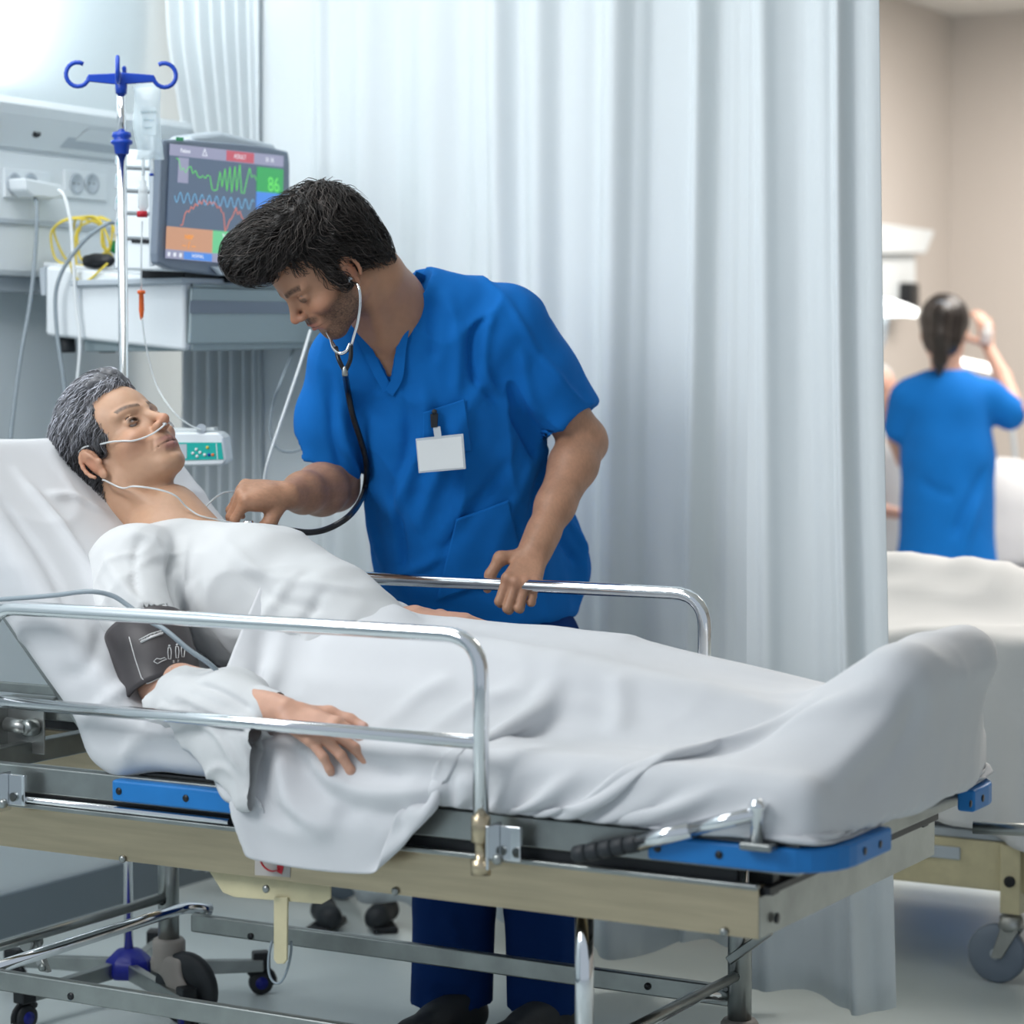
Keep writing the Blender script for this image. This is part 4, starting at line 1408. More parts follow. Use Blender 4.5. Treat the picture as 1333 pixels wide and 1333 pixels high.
nx, ny = 118, 104
xs = np.linspace(-2.50, -.94, nx); ys = np.linspace(2.93, 4.02, ny)
G = np.zeros((nx, ny, 3)); G[..., 0] = xs[:, None]; G[..., 2] = .96
sw = np.clip((-1.80 - xs) / .22, 0, 1); sw = sw * sw * (3 - 2 * sw)
ylo = 3.095 - .050 * sw + .050 * np.exp(-((xs + 2.50) / .14) ** 2); yhi = 4.02 + 0 * xs
G[..., 1] = ylo[:, None] + (yhi - ylo)[:, None] * np.linspace(0, 1, ny)[None, :]
rest = G.copy()
# a little extra length so that it creases
rest[..., 0] = -2.50 + (G[..., 0] + 2.50) * 1.035
rest[..., 1] = 3.5 + (G[..., 1] - 3.5) * 1.05
yc_ = (G[..., 1] - 3.56) / .47
G[..., 0] = -2.5 + (xs[:, None] + 2.5) * (1 - .14 * np.clip(np.abs(yc_) - .30, 0, 1) / .7 * np.clip((xs[:, None] + 1.9) / .5, 0, 1))
v_ = np.linspace(0, 1, ny)[None, :]; xl_ = .27 * np.clip((.36 - v_) / .26, 0, 1)
G[..., 0] = G[..., 0] + xl_ * np.clip((-1.9 - xs[:, None]) / .6, 0, 1)
G[..., 2] += .004 * vnoise(G.reshape(-1, 3), 14, 3).reshape(nx, ny)
uu = np.repeat(np.arange(nx) / (nx - 1), ny); vv = np.tile(np.arange(ny) / (ny - 1), nx)
X0 = G.reshape(-1, 3)
def pins_sheet(t):
    m = np.zeros(len(X0)); tg = X0.copy()
    k = min(1, t / .55)
    near = (vv < .012) & (X0[:, 0] > -1.93)
    far = (vv > .99) & (X0[:, 0] > -2.45)
    xt = -2.50 + (X0[:, 0] + 2.50) * .885
    foot = (uu > .985)
    if t > .10:
        k = min(1, (t - .10) / .5)
        def go(sel, y, z, x=None):
            tg[sel, 1] = y; tg[sel, 2] = z
            if x is not None: tg[sel, 0] = x if np.isscalar(x) else x[sel]
            m[sel] = .02 + .5 * k * k
        tuck = MZ0 - .006 + .006 * vnoise(X0 * 1.0, 9, 8)
        xt = np.minimum(xt, MX1 - .02)
        m[near] = 0
        tg[near, 0] = xt[near]; tg[near, 1] = MY0 - .004 + .0; tg[near, 2] = tuck[near]; m[near] = .02 + .4 * k
        tg[far, 0] = xt[far]; tg[far, 1] = MY1 + .004; tg[far, 2] = tuck[far]; m[far] = .02 + .4 * k
        yt = np.clip(3.56 + (X0[:, 1] - 3.56) * .68, MY0, MY1)
        tg[foot, 0] = MX1 + .012 + .24 * max(0, 1 - max(0, t - .35) / .4); tg[foot, 1] = yt[foot]; tg[foot, 2] = tuck[foot]; m[foot] = .02 + .4 * k
    gat = (vv < .02) & (uu < .075)
    m[gat] = .02 + .4 * k
    tg[gat] = np.array([-2.315, YN - .040, .605]) + np.stack([uu[gat] * .9, vv[gat] * 0, vv[gat] * 0], 1)
    head = (uu < .02) & (np.abs(X0[:, 1] - 3.55) < .10)
    m[head] = .3; tg[head, 2] = .80; tg[head, 0] = -2.47
    tg[head, 2] = .935
    return m, tg
S_ = cloth(nx, ny, G, collide_sheet, steps=250, iters=6, pins=pins_sheet, rest=rest, g=-.0009, vmax=.012)
Vs = S_.reshape(-1, 3)
i = np.arange(nx - 1)[:, None] * ny + np.arange(ny - 1)[None, :]
Qs = np.stack([i, i + ny, i + ny + 1, i + 1], 2).reshape(-1, 4)
Vs = laplace(Vs, Qs, .35)
corner_ = (Vs[:, 0] > -1.62) & (Vs[:, 2] < .622)
wgt = np.clip((Vs[:, 0] + 1.62) / .12, 0, 1)
Vs[corner_, 2] = .622 + (Vs[corner_, 2] - .622) * (1 - .92 * wgt[corner_])
out_ = corner_ & (Vs[:, 0] > -1.34)
Vs[out_, 0] = -1.34 + (Vs[out_, 0] + 1.34) * .4
lo_ = corner_ & (Vs[:, 1] < MY0 - .004); Vs[lo_, 1] = MY0 - .004 + (Vs[lo_, 1] - MY0 + .004) * (1 - .8 * wgt[lo_])
Ns = vnormals(Vs, Qs)
if Ns[np.argmax(Vs[:, 2]), 2] < 0: Ns = -Ns
Vs = wrinkle(Vs, Ns, 8, .007, (.8, 1.1, 1), 60)
Vs = wrinkle(Vs, Ns, 17, .003, (.7, 1.1, 1), 70)
sgn_ = 1 if (vnormals(Vs, Qs) * Ns).sum() > 0 else -1
Vs = folds(Vs, Qs, [(p, w * 1.5, a * sgn_ * 1.35) for p, w, a in [
    ([(352, 960), (372, 1030), (420, 1095)], .009, .014), ([(365, 955), (395, 1020), (460, 1070)], .010, -.012), ([(372, 960), (430, 1010), (510, 1030), (620, 1035)], .010, .012),
    ([(330, 960), (340, 1020), (370, 1080)], .008, -.010), ([(400, 960), (450, 985), (520, 1010)], .009, -.010), ([(420, 1075), (450, 1060), (500, 1050), (600, 1040)], .009, -.009),
    ([(600, 870), (540, 900), (470, 950)], .012, .009), ([(690, 880), (610, 910), (540, 950)], .012, .008), ([(770, 900), (700, 925), (640, 960)], .012, .007),
    ([(800, 870), (810, 910), (795, 950)], .010, .008), ([(1190, 870), (1150, 930), (1080, 1010)], .012, .009), ([(1215, 900), (1180, 980), (1120, 1050)], .012, -.009), ([(1150, 880), (1080, 920), (960, 950)], .014, .008)]])
sh = qmesh('bed_sheet', Vs, Qs, M['cotton'])
sm = sh.modifiers.new('subdivision', 'SUBSURF'); sm.levels = 1; sm.render_levels = 1
sm = sh.modifiers.new('cloth_thickness', 'SOLIDIFY'); sm.thickness = .0015
tag(sh, 'white cotton sheet draped over the patient\'s legs and hanging over the near rail side', 'sheet')

# ------------------------------------------------------------------ the doctor
SK_D = (.42, .225, .14)
doc = empty('person', W(625, 800, d=4.80) * np.array([1, 1, 0]), 'bearded dark-haired man in blue scrubs leaning over the bed, one hand on the far rail', 'person')
o_ = W(428, 356, d=4.52)
TD = Fr(o_, cvec(-.607, -.744, .280), cvec(-.615, .662, .428), .98)
neck = W(504, 396, d=4.64)
lsh, lel, lwr = W(664, 428, d=4.70), W(760, 574, d=4.77), W(697, 716, d=4.62)
rsh, rel, rwr = W(452, 478, d=4.70), W(436, 634, d=4.76), W(374, 645, d=4.53)
chest = W(560, 520, d=4.73); pel = W(622, 800, d=4.89)
parts = []
# head, neck and upper chest
F = Field(TD.o - np.array([.24, .24, .30]), TD.o + np.array([.30, .26, .24]), .0020)
F.poly([TD(0, -.035, -.03), TD(0, -.055, -.075), neck], [.058, .057, .066], .03)
F.poly([TD(-.058, -.025, -.045), W(500, 440, d=4.60)], [.014, .012], .02)
F.cap_(neck, W(512, 480, d=4.69), .058, .062, .05)
F.cap_(W(485, 470, d=4.70), W(580, 455, d=4.72), .045, .045, .05)
build_head(F, TD, jaw=1.05, lid=.0, nose=1.0)
V, Q = F.extract(1)
C = head_colors(TD, V, SK_D, (.40, .15, .12), ((.015, .010, .008), .0056), beard=(.022, .016, .014))
parts.append((V, Q, C))
# left arm with the hand on the rail
def arm_field(pts, lo=-.10, hi=.10, h=.0024):
    P = np.array(pts); return Field(P.min(0) + lo, P.max(0) + hi, h)
F = arm_field([lsh * .35 + lel * .65, lel, lwr, lwr + cvec(-.3, -.6, .6) * .14], -.075, .075)
F.poly([lsh, lsh * .4 + lel * .6, lel], [.052, .048, .042], .02)
up_ = lel + (lwr - lel) * .22
F.poly([lel, up_, lel + (lwr - lel) * .6, lwr], [.041, .0455, .036, .0265], .02, flat=None)
F.cap_(lel + cvec(.6, .2, -.4) * .008, lel + cvec(.6, -.4, -.4) * .02, .030, .026, .02)
F.cap_(lel + (lwr - lel) * .85, lwr, .029, .0285, .02)
hf = cvec(-.30, -.62, .72); hn = cvec(.10, .72, .66); ht = cvec(-.95, .1, 0)
hp, fing = hand_points(lwr + hf * .002, hf, hn, ht, 1.0, [(38, 88, 55), (36, 92, 55), (38, 92, 55), (42, 90, 50)], spread=2,
                       thumbspec=dict(a=(.50, .80, .05), b=(.70, .25, -.65), c=(.55, -.05, -.80)))
add_hand(F, hp)
for k in range(4):                      # tendons and knuckles
    a = hp[2 * k][0][1]
    F.ell(a + hn * .006, (.0085, .0085, .0085), k=.008)
V, Q = F.extract(1)
C = np.tile(np.array(SK_D), (len(V), 1))
C = C * (1 + .10 * vnoise(V, 60, 2) + .10 * vnoise(V * np.array([1, 1, .3]), 500, 3))[:, None]
kn_ = np.exp(-np.min([((V - hp[2 * k][0][1]) ** 2).sum(1) for k in range(4)], axis=0) / .013 ** 2)[:, None]
C = C * (1 - .35 * kn_) + np.array((.52, .24, .16)) * .35 * kn_
parts.append((V, Q, C))
# right arm with the hand on the stethoscope
F = arm_field([rel * .6 + rsh * .4, rel, rwr, rwr + cvec(-1, -.5, .5) * .13], -.085, .075)
F.poly([rsh * .4 + rel * .6, rel], [.044, .046], .02)
F.poly([rel, rel + (rwr - rel) * .3, rel + (rwr - rel) * .68, rwr], [.043, .048, .037, .027], .02)
rf = cvec(-.90, .06, .34); rn = cvec(.10, .86, .48); rt = cvec(.1, -.4, 1)
hp2, fing2 = hand_points(rwr - rf * .004, rf, rn, rt, .98, [(72, 28, 10), (74, 34, 12), (70, 40, 16), (66, 46, 20)], spread=1,
                         thumbspec=dict(a=(.45, .55, -.60), b=(.70, -.05, -.75), c=(.45, -.25, -.85)))
add_hand(F, hp2)
F.ell(rwr + rf * .05 - rn * .004, (.040, .036, .020), np.stack([rf, np.cross(rn, rf), rn], 1), .02)
F.cap_(rwr + rf * .03 + TOW * .012, rwr + rf * .06 + TOW * .024 - UP * .012, .015, .013, .015)
for k in range(4):
    F.ell(hp2[2 * k][0][1] + rn * .005, (.008, .008, .008), k=.008)
V, Q = F.extract(1)
C = np.tile(np.array(SK_D), (len(V), 1)) * (1 + .10 * vnoise(V, 60, 2) + .12 * vnoise(V * np.array([.5, .5, 1]), 480, 3))[:, None]
C = nails(V, C, fing2, (.62, .36, .29))
parts.append((V, Q, C))
# hidden torso and legs inside the clothes
F = Field(np.array([pel[0] - .45, pel[1] - .5, .05]), np.array([pel[0] + .45, pel[1] + .35, 1.42]), .012)
F.poly([pel, pel * .5 + chest * .5 + FWD0 * .02, chest + FWD0 * .03, neck + FWD0 * .01], [.095, .08, .080, .05], .04)
F.cap_(chest + FWD0 * .03, rsh, .06, .040, .04); F.cap_(chest + FWD0 * .03, lsh, .06, .040, .04)
F.cap_(rsh, rel * .5 + rsh * .5, .038, .036, .02); F.cap_(lsh, lsh * .5 + lel * .5, .040, .038, .02)
ank = [W(590, 1385, d=4.74), W(706, 1385, d=4.70)]
kne = [W(595, 1130, d=4.86), W(705, 1130, d=4.82)]
hip = [pel + RIGHT * -.075, pel + RIGHT * .075]
for i_ in (0, 1): F.poly([hip[i_], kne[i_], ank[i_]], [.075, .052, .035], .02)
V, Q = F.extract(0)
parts.append((V, Q, np.tile(np.array(SK_D), (len(V), 1))))
V, Q, C = join(parts)
body = qmesh('body', V, Q, M['skin'], doc, np.clip(C, 0, 1))
eyeballs(TD, doc, (0, .8, -.6))

# hair ---------------------------------------------------------------
F = Field(TD.o - np.array([.22, .22, .20]), TD.o + np.array([.22, .22, .28]), .003)
def hE(c, r, k=.02, R=None, sub=False): F.ell(TD(*c), np.array(r) * TD.s, TD.R if R is None else TD.R @ R, k, sub)
hE((0, -.020, .060), (.083, .105, .090))
hE((0, .030, .125), (.066, .080, .048), .03)
hE((0, .082, .138), (.050, .043, .038), .03)
hE((0, .096, .150), (.034, .026, .022), .02)
hE((0, -.080, .06), (.070, .052, .080), .03)
hE((0, -.078, -.020), (.060, .040, .055), .03)
def hB(c, h, ax=None, k=.012): F.rbox(TD(*c), np.array(h) * TD.s, .004, TD.R if ax is None else TD.R @ ax, k, True)
hB((0, .15, -.035), (.2, .118, .105))                       # face
hB((0, .14, .05), (.2, .085, .044), rot('X', 0))
hB((0, .09, -.06), (.2, .075, .055))                        # below the ears
for q in (-1, 1):
    F.ell(TD(q * .092, -.006, -.002), np.array((.03, .022, .032)) * TD.s, TD.R, .006, True)
    F.cap_(TD(q * .074, .016, .03), TD(q * .072, .012, -.004), .010, .006, .006)
hB((0, -.05, -.155), (.2, .2, .080), rot('X', -12))
Vh, Qh = F.extract(1)
Nh = vnormals(Vh, Qh)
L = TD.inv(Vh)
Lw = L + .010 * np.stack([vnoise(L, 30, 40), vnoise(L, 30, 41), vnoise(L, 30, 42)], 1)
wv = 1 - 2 * np.abs(vnoise(Lw * np.array([1, .5, .6]), 48, 4)) ** .8 + vnoise(Lw * np.array([1, .5, .7]), 110, 5) * .4 - .4
Vh = Vh + Nh * (.0105 * wv * np.clip((L[:, 2] + .03) / .06, .2, 1))[:, None]
Hc = np.tile(np.array((.010, .008, .007)), (len(Vh), 1)) * (1 + .4 * wv)[:, None]
hp_parts = [(Vh, Qh, Hc)]
sel = rng.choice(len(Vh), 5200)
def flowD(P):
    L = TD.inv(P)
    a = vnoise(L, 17, 9) * 1.5 + vnoise(L, 34, 19) * .8
    f = np.stack([np.sin(a) * .9 + .15 * np.sign(L[:, 0]), np.where(L[:, 2] > .10, .75, -.25) * np.cos(a * .8), -.75 * np.clip(1.1 - L[:, 2] * 6, -.2, 1)], 1)
    w = f @ TD.R.T
    return w / (np.linalg.norm(w, axis=1)[:, None] + 1e-9)
Vs_, Qs_, n_, m_ = strands(Vh[sel], flowD(Vh[sel]), F, steps=9, seg=.0062, lift=.010, r=.0009, curl=.55, seed=2, flow=flowD)
tone = np.repeat(rng.choice([.008, .014, .026, .05, .09], n_, p=[.28, .28, .22, .15, .07]), m_ * 3)
Cs = tone[:, None] * np.array([1.15, .95, .85])
hp_parts.append((Vs_, Qs_, Cs))
V, Q, C = join(hp_parts)
qmesh('hair', V, Q, M['hair_dark'], doc, C)

# scrub top ----------------------------------------------------------
h = .0055
F = Field(np.array([pel[0] - .52, pel[1] - .42, .70]), np.array([pel[0] + .42, pel[1] + .38, 1.52]), h)
tw = tuple(TOW)
fl = (TOW, .72)
sec = [((655, 640), 812, 4.80, .150), ((600, 600), 700, 4.775, .146)]
def cs(px, py, d): return W(px, py, d=d)
F.poly([cs(632, 790, 4.89), cs(604, 700, 4.85), cs(590, 600, 4.79), cs(568, 520, 4.74), cs(562, 460, 4.70)], [.176, .168, .158, .150, .120], .05, flat=fl)
F.cap_(cs(470, 462, 4.69), cs(650, 430, 4.70), .070, .074, .05)
F.cap_(cs(545, 398, 4.68), cs(640, 420, 4.70), .064, .068, .03)
F.cap_(cs(556, 385, 4.67), cs(600, 400, 4.68), .046, .054, .03)
F.cap_(cs(540, 378, 4.68), cs(556, 385, 4.68), .040, .046, .02)

# flare towards the back hem
F.cap_(cs(668, 640, 4.86), cs(704, 736, 4.94), .080, .098, .04, flat=(TOW, .7))
# sleeves
F.poly([lsh, lsh * .5 + cs(744, 548, 4.76) * .5, cs(748, 556, 4.765)], [.078, .068, .0645], .03)
F.poly([rsh, cs(432, 545, 4.73), cs(424, 612, 4.75)], [.074, .062, .060], .03)
F.half(W(735, 556, d=4.76), lel - lsh + cvec(.1, -.9, 0) * .05, .002) if False else None
# cuffs: flat cut and hollow sleeve
dl = lel - lsh; dl /= np.linalg.norm(dl)
cutc = cs(735, 554, 4.76)
cn = cvec(.52, -.85, 0)
F.cutpoly([(772, 527), (704, 579), (715, 590), (719, 640), (830, 640), (830, 500)], 4.50, 5.05)
F.cap_(cutc - dl * .025, cutc + dl * .08, .050, .054, .004, True)
cut2 = cs(418, 606, 4.75); cn2 = cvec(.28, -.95, .05)
F.cutpoly([(370, 594), (388, 599), (440, 613), (452, 648), (462, 690), (370, 700)], 4.50, 5.05)
F.cap_(cut2 - cn2 * .03, cut2 + cn2 * .05, .050, .054, .004, True)
# bottom hem
hn_ = cvec(.12, -.99, 0)
hc = cs(640, 815, 4.86)
F.half(hc, hn_, .003)
F.cap_(cs(640, 800, 4.89), cs(660, 860, 4.89), .135, .14, .004, True, flat=fl)
# V neck: cut to the chest
F.cutpoly([(474, 421), (490, 455), (509, 500), (514, 470), (515, 430), (522, 392), (538, 349), (500, 320), (440, 400), (452, 424)], 4.20, 4.66)
F.cap_(W(522, 330, d=4.64), W(516, 392, d=4.66), .060, .060, .004, True)
Vt, Qt = F.extract(2)
Nt = vnormals(Vt, Qt)
Vt = Vt + Nt * (.0050 * vnoise(Vt * np.array([1, 1, .45]), 13, 3) + .0022 * vnoise(Vt * np.array([1, 1, .6]), 34, 4))[:, None]
Vt = wrinkle(Vt, Nt, 9, .010, (1, 1, .6), 80)
Vt = folds(Vt, Qt, [
    ([(660, 455), (600, 560), (560, 640), (540, 700)], .016, 0.0109), ([(690, 560), (640, 640), (590, 700), (560, 745)], .016, -0.0109),
    ([(700, 590), (660, 680), (640, 760)], .014, 0.0109), ([(720, 600), (700, 660), (690, 730)], .012, -0.0093),
    ([(545, 480), (555, 560), (530, 620), (500, 700)], .016, 0.0124), ([(525, 500), (530, 590), (505, 660)], .012, -0.0093),
    ([(440, 520), (455, 590), (470, 660), (478, 730)], .012, 0.0124), ([(425, 480), (435, 560), (450, 620)], .010, -0.0093),
    ([(575, 370), (590, 420), (600, 480), (596, 530)], .014, 0.0093), ([(560, 370), (565, 430), (560, 480)], .012, -0.0078),
    ([(637, 400), (618, 440), (622, 500), (655, 528)], .006, -0.0116), ([(650, 400), (632, 440), (636, 490), (662, 516)], .010, 0.0078),
    ([(655, 380), (690, 440), (735, 500), (765, 532)], .008, 0.0093), ([(680, 450), (690, 520), (705, 560)], .012, 0.0078),
    ([(666, 530), (690, 570), (702, 600)], .010, -0.0124), ([(700, 655), (735, 700), (760, 740)], .010, -0.0124), ([(715, 640), (750, 690), (770, 725)], .010, 0.0093),
    ([(590, 720), (540, 745), (500, 755)], .012, 0.0093), ([(600, 740), (660, 745), (720, 770)], .012, -0.0093), ([(480, 620), (485, 680), (495, 740)], .014, 0.0093),
    ([(505, 640), (520, 720), (530, 790)], .010, -0.0109)])
Ct = None
top = qmesh('scrub_top', Vt, Qt, M['scrub'], doc)
# neckline facing and pockets follow the cloth
Nt = vnormals(Vt, Qt)
pick.key = None
def on(px, py, off=.002):
    p = pick(Vt, Nt, px, py); k = np.argmin(((Vt - p) ** 2).sum(1))
    # keep the exact pixel ray, at the depth of the surface
    d = (p - CAMP) @ CF
    return W(px, py, d=d - off)
def strip(name, pts, w, mat, parent, off=.0015, th=.0022):
    P = curve_pts([on(*p, off) for p in pts], 6 * len(pts))
    T_ = np.gradient(P, axis=0); T_ /= np.linalg.norm(T_, axis=1)[:, None]
    S_ = np.cross(T_, TOW); S_ /= np.linalg.norm(S_, axis=1)[:, None]
    v = []; f = []
    for k in range(len(P)):
        for a, b in ((-1, 0), (1, 0), (1, 1), (-1, 1)):
            v.append(P[k] + S_[k] * w / 2 * a + TOW * th * (b))
    for k in range(len(P) - 1):
        for j in range(4):
            f.append((k * 4 + j, k * 4 + (j + 1) % 4, k * 4 + 4 + (j + 1) % 4, k * 4 + 4 + j))
    f += [(0, 1, 2, 3), tuple(len(v) - 4 + j for j in (3, 2, 1, 0))]
    mb = MB(); mb._add(v, f, False)
    return mb.build(name, mat, parent)
def patch(name, quad, mat, parent, n=14, off=.0035, th=.002):
    """cloth panel laid on the garment: quad of photo pixels (tl, tr, br, bl)"""
    q = [np.array(a, float) for a in quad]; g = []
    for i in range(n + 1):
        for j in range(n + 1):
            u, v = i / n, j / n
            p = q[0] * (1 - u) * (1 - v) + q[1] * u * (1 - v) + q[2] * u * v + q[3] * (1 - u) * v
            g.append(on(p[0], p[1], off))
    g = np.array(g)
    i = np.arange(n)[:, None] * (n + 1) + np.arange(n)[None, :]
    Qp = np.stack([i, i + n + 1, i + n + 2, i + 1], 2).reshape(-1, 4)
    for _ in range(6): g = laplace(g, Qp, .6) * .5 + g * .5
    o = qmesh(name, g, Qp, mat, parent)
    s = o.modifiers.new('cloth_thickness', 'SOLIDIFY'); s.thickness = th; s.offset = 0
    return o
strip('neckline_facing', [(463, 424), (478, 455), (492, 484), (505, 508)], .019, M['scrub'], top, .003)
strip('neckline_facing', [(506, 512), (518, 490), (522, 455), (528, 420), (537, 385), (548, 356)], .019, M['scrub'], top, .003)
patch('chest_pocket', [(548, 535), (607, 515), (618, 590), (546, 600)], M['scrub'], top)
patch('waist_pocket', [(592, 672), (664, 645), (690, 745), (560, 790)], M['scrub'], top)
# trousers -----------------------------------------------------------
F = Field(np.array([pel[0] - .40, pel[1] - .35, .06]), np.array([pel[0] + .40, pel[1] + .35, .98]) , .008)
F.poly([cs(632, 770, 4.90), cs(640, 850, 4.90)], [.135, .14], .03, flat=fl)
F.poly([cs(600, 850, 4.90), cs(594, 1000, 4.90), cs(590, 1180, 4.84), cs(584, 1370, 4.76)], [.098, .090, .080, .080], .008)
F.poly([cs(690, 840, 4.88), cs(700, 1000, 4.87), cs(710, 1180, 4.80), cs(712, 1380, 4.72)], [.100, .090, .080, .074], .008)
F.half(np.array([0, 0, .055]), -UP, .003)
F.cap_(cs(588, 1360, 4.76), cs(588, 1400, 4.76), .074, .08, .003, True)
F.cap_(cs(710, 1365, 4.72), cs(710, 1400, 4.72), .068, .07, .003, True)
Vp, Qp = F.extract(2)
Np = vnormals(Vp, Qp)
Vp = Vp + Np * (.005 * vnoise(Vp * np.array([1, 1, .35]), 12, 5))[:, None]
Vp = folds(Vp, Qp, [([(575, 1180), (600, 1220), (600, 1260)], .012, .010), ([(560, 1280), (590, 1290), (630, 1285)], .012, -.010), ([(545, 1300), (580, 1312), (630, 1310)], .010, .008), ([(740, 1180), (735, 1250), (720, 1300)], .014, .007), ([(725, 780), (730, 830), (735, 900)], .008, -.006)])
qmesh('scrub_trousers', Vp, Qp, M['scrub_dark'], doc)
for k, a in enumerate(ank):
    b = a * np.array([1, 1, 0]); dd = cvec(-.55, 0, .8)
    F = Field(b - .22, b + np.array([.22, .22, .16]), .006)
    F.cap_(b - dd * .05 + UP * .045, b + dd * .13 + UP * .035, .040, .040, .02)
    F.cap_(b - dd * .03 + UP * .06, b + dd * .05 + UP * .05, .040, .038, .02)
    F.half(b + UP * .004, -UP)
    V, Q = F.extract(1)
    qmesh('shoe', V, Q, M['rubber'], doc)

# stethoscope -----------------------------------------------------------
st = empty('stethoscope', W(345, 684, d=4.47), 'black-tubed stethoscope running from the man\'s ears to the patient\'s chest', 'stethoscope')
dep = lambda px, py, off=.014: on(px, py, off)
e0 = TD(-.083, .004, -.006)
n1 = [e0, W(466, 372, d=4.43), W(469, 392, d=4.43), W(466, 418, d=4.44), W(460, 440, d=4.45), W(457, 452, d=4.46)]
MB().tube(curve_pts(n1, 40), .0026, 10).build('ear_tube', M['chrome'], st)
MB().lathe(e0, [(0, -.004), (.005, -.003), (.0055, .002), (.003, .006), (0, .006)], (n1[1] - n1[0]), 14).build('ear_tip', M['light_grey'], st)
n2 = [TD(.083, .004, -.006), TD(.075, .05, -.07), W(428, 437, d=4.50), W(434, 448, d=4.48), W(440, 458, d=4.47)]
MB().tube(curve_pts(n2, 40), .0026, 10).build('ear_tube', M['chrome'], st)
n3 = [W(430, 440, d=4.485), W(433, 452, d=4.47), W(442, 460, d=4.455), W(451, 457, d=4.455), W(456, 447, d=4.455)]
MB().tube(curve_pts(n3, 24), .0022, 8, flat=1.6).build('spring_bridge', M['chrome'], st)
yj = W(449, 484, d=4.46)
MB().tube(curve_pts([W(457, 450, d=4.455), W(456, 468, d=4.455), yj], 16), .0042, 10).build('branch_tube', M['black_tube'], st)
MB().tube(curve_pts([W(437, 452, d=4.47), W(441, 468, d=4.46), yj], 16), .0042, 10).build('branch_tube', M['black_tube'], st)
MB().lathe(yj + UP * .006, [(.0045, -.004), (.0058, 0), (.0055, .01), (.005, .014)], (0, 0, -1), 14).build('joint', M['steel_dull'], st)
chestp = W(338, 688, d=4.45)
tb_ = [yj, dep(452, 505), dep(459, 540), dep(470, 575), dep(477, 605), dep(474, 640), W(458, 668, d=4.50), W(432, 686, d=4.46), W(405, 693, d=4.43), W(375, 690, d=4.42), W(352, 686, d=4.42), chestp]
MB().tube(curve_pts(tb_, 90), .0058, 12).build('tube', M['black_tube'], st)
MB().lathe(chestp + cvec(-.6, 0, 0) * .02, [(.0, -.006), (.020, -.006), (.022, -.002), (.021, .003), (.012, .006), (.008, .014), (0, .014)], (0, 0, 1), 24).build('chest_piece', M['chrome'], st)

# name badge ------------------------------------------------------------
bg_ = empty('name_badge', on(573, 590), 'blank white card badge clipped to the chest pocket', 'badge')
c4 = [(542, 573.5), (602, 567), (605, 609), (546, 614.5)]
dd_ = min((on(x_, y_, 0) - CAMP) @ CF for x_ in (545, 560, 575, 590, 600) for y_ in (540, 556, 574, 592, 608)) - .005
q4 = [W(*c, d=dd_) for c in c4]
hold = MB().prism([W(*c, d=dd_) for c in ((541, 571), (603, 564.5), (606.5, 610.5), (545, 616))], -TOW * .003).build('holder', M['clear'], bg_, .0008)
MB().prism([W(*c, d=dd_ - .0006) for c in ((542.5, 574), (600.5, 568), (603.5, 608.5), (546, 613.5))], -TOW * .001).build('card', M['badge'], bg_)
MB().prism([W(*c, d=dd_ - .001) for c in ((563.5, 556), (573, 555), (575, 570), (566, 571))], -TOW * .0012).build('strap', M['clear'], bg_)
MB().prism([W(*c, d=dd_ - .003) for c in ((560, 539), (570.5, 538), (569.5, 556), (561, 557))], -TOW * .006).build('clip', M['dark'], bg_, .0012)
MB().lathe(W(565.5, 536, d=dd_ - .002), [(0, -.003), (.005, -.003), (.005, .003), (0, .003)], TOW, 14).build('clip_button', M['rubber'], bg_)

# ------------------------------------------------------------------ the patient
SK_P = (.50, .30, .195)
pat = empty('person', (-2.5, 3.55, .72), 'woman with short grey hair lying on the bed with oxygen tubing on her face', 'person')
TP = Fr(W(165, 593.5, d=4.50), cvec(.60, .64, .46), cvec(-.585, .765, -.26), 1.05)
parts = []
nb = W(222, 672, Y=3.56)
F = Field(TP.o - np.array([.22, .24, .26]), TP.o + np.array([.30, .24, .22]), .0019)
F.poly([TP(0, -.032, -.02), TP(0, -.045, -.07), nb], [.054, .050, .056], .03)
F.cap_(W(182, 722, Y=3.44), W(262, 716, Y=3.66), .045, .045, .05)
F.cap_(W(225, 712, Y=3.55), W(290, 742, Y=3.55), .070, .080, .05)
F.cap_(TP(.056, -.01, -.045), W(262, 690, Y=3.54), .012, .008, .018)      # neck tendon
FP_ = F
build_head(F, TP, jaw=.76, lid=.0024, nose=1.03, chin=.010)
F.cap_(TP(.022, .096, -.014), TP(.032, .080, -.044), .0012, .0012, .005, True)   # smile line
F.cap_(TP(-.022, .096, -.014), TP(-.032, .080, -.044), .0012, .0012, .005, True)
V, Q = F.extract(1)
C = head_colors(TP, V, SK_P, (.40, .19, .16), ((.018, .012, .010), .0040))
parts.append((V, Q, C))
# near arm and hand lying on the sheet
sh_, el_, wr_ = W(165, 735, Y=3.37), W(215, 890, Y=3.27), W(372, 928, Y=3.185)
F = Field(np.minimum(el_, wr_) - .09, np.maximum(el_, wr_) + np.array([.20, .09, .09]), .0024)
F.poly([sh_, el_, wr_ * .6 + el_ * .4, wr_], [.045, .042, .036, .025], .02)
hf = cvec(.76, -.28, .58); hn = cvec(.10, .72, .68); ht = cvec(.3, .5, -.75)
hp3, fing3 = hand_points(wr_, hf, hn, ht, .98, [(16, 22, 14), (20, 24, 14), (24, 26, 16), (26, 30, 18)], spread=7,
                         thumbspec=dict(a=(.62, .62, -.2), b=(.90, .30, -.15), c=(.98, .1, -.1)))
add_hand(F, hp3)
for k in range(4): F.ell(hp3[2 * k][0][1] + hn * .004, (.008, .008, .008), k=.007)
V, Q = F.extract(1)
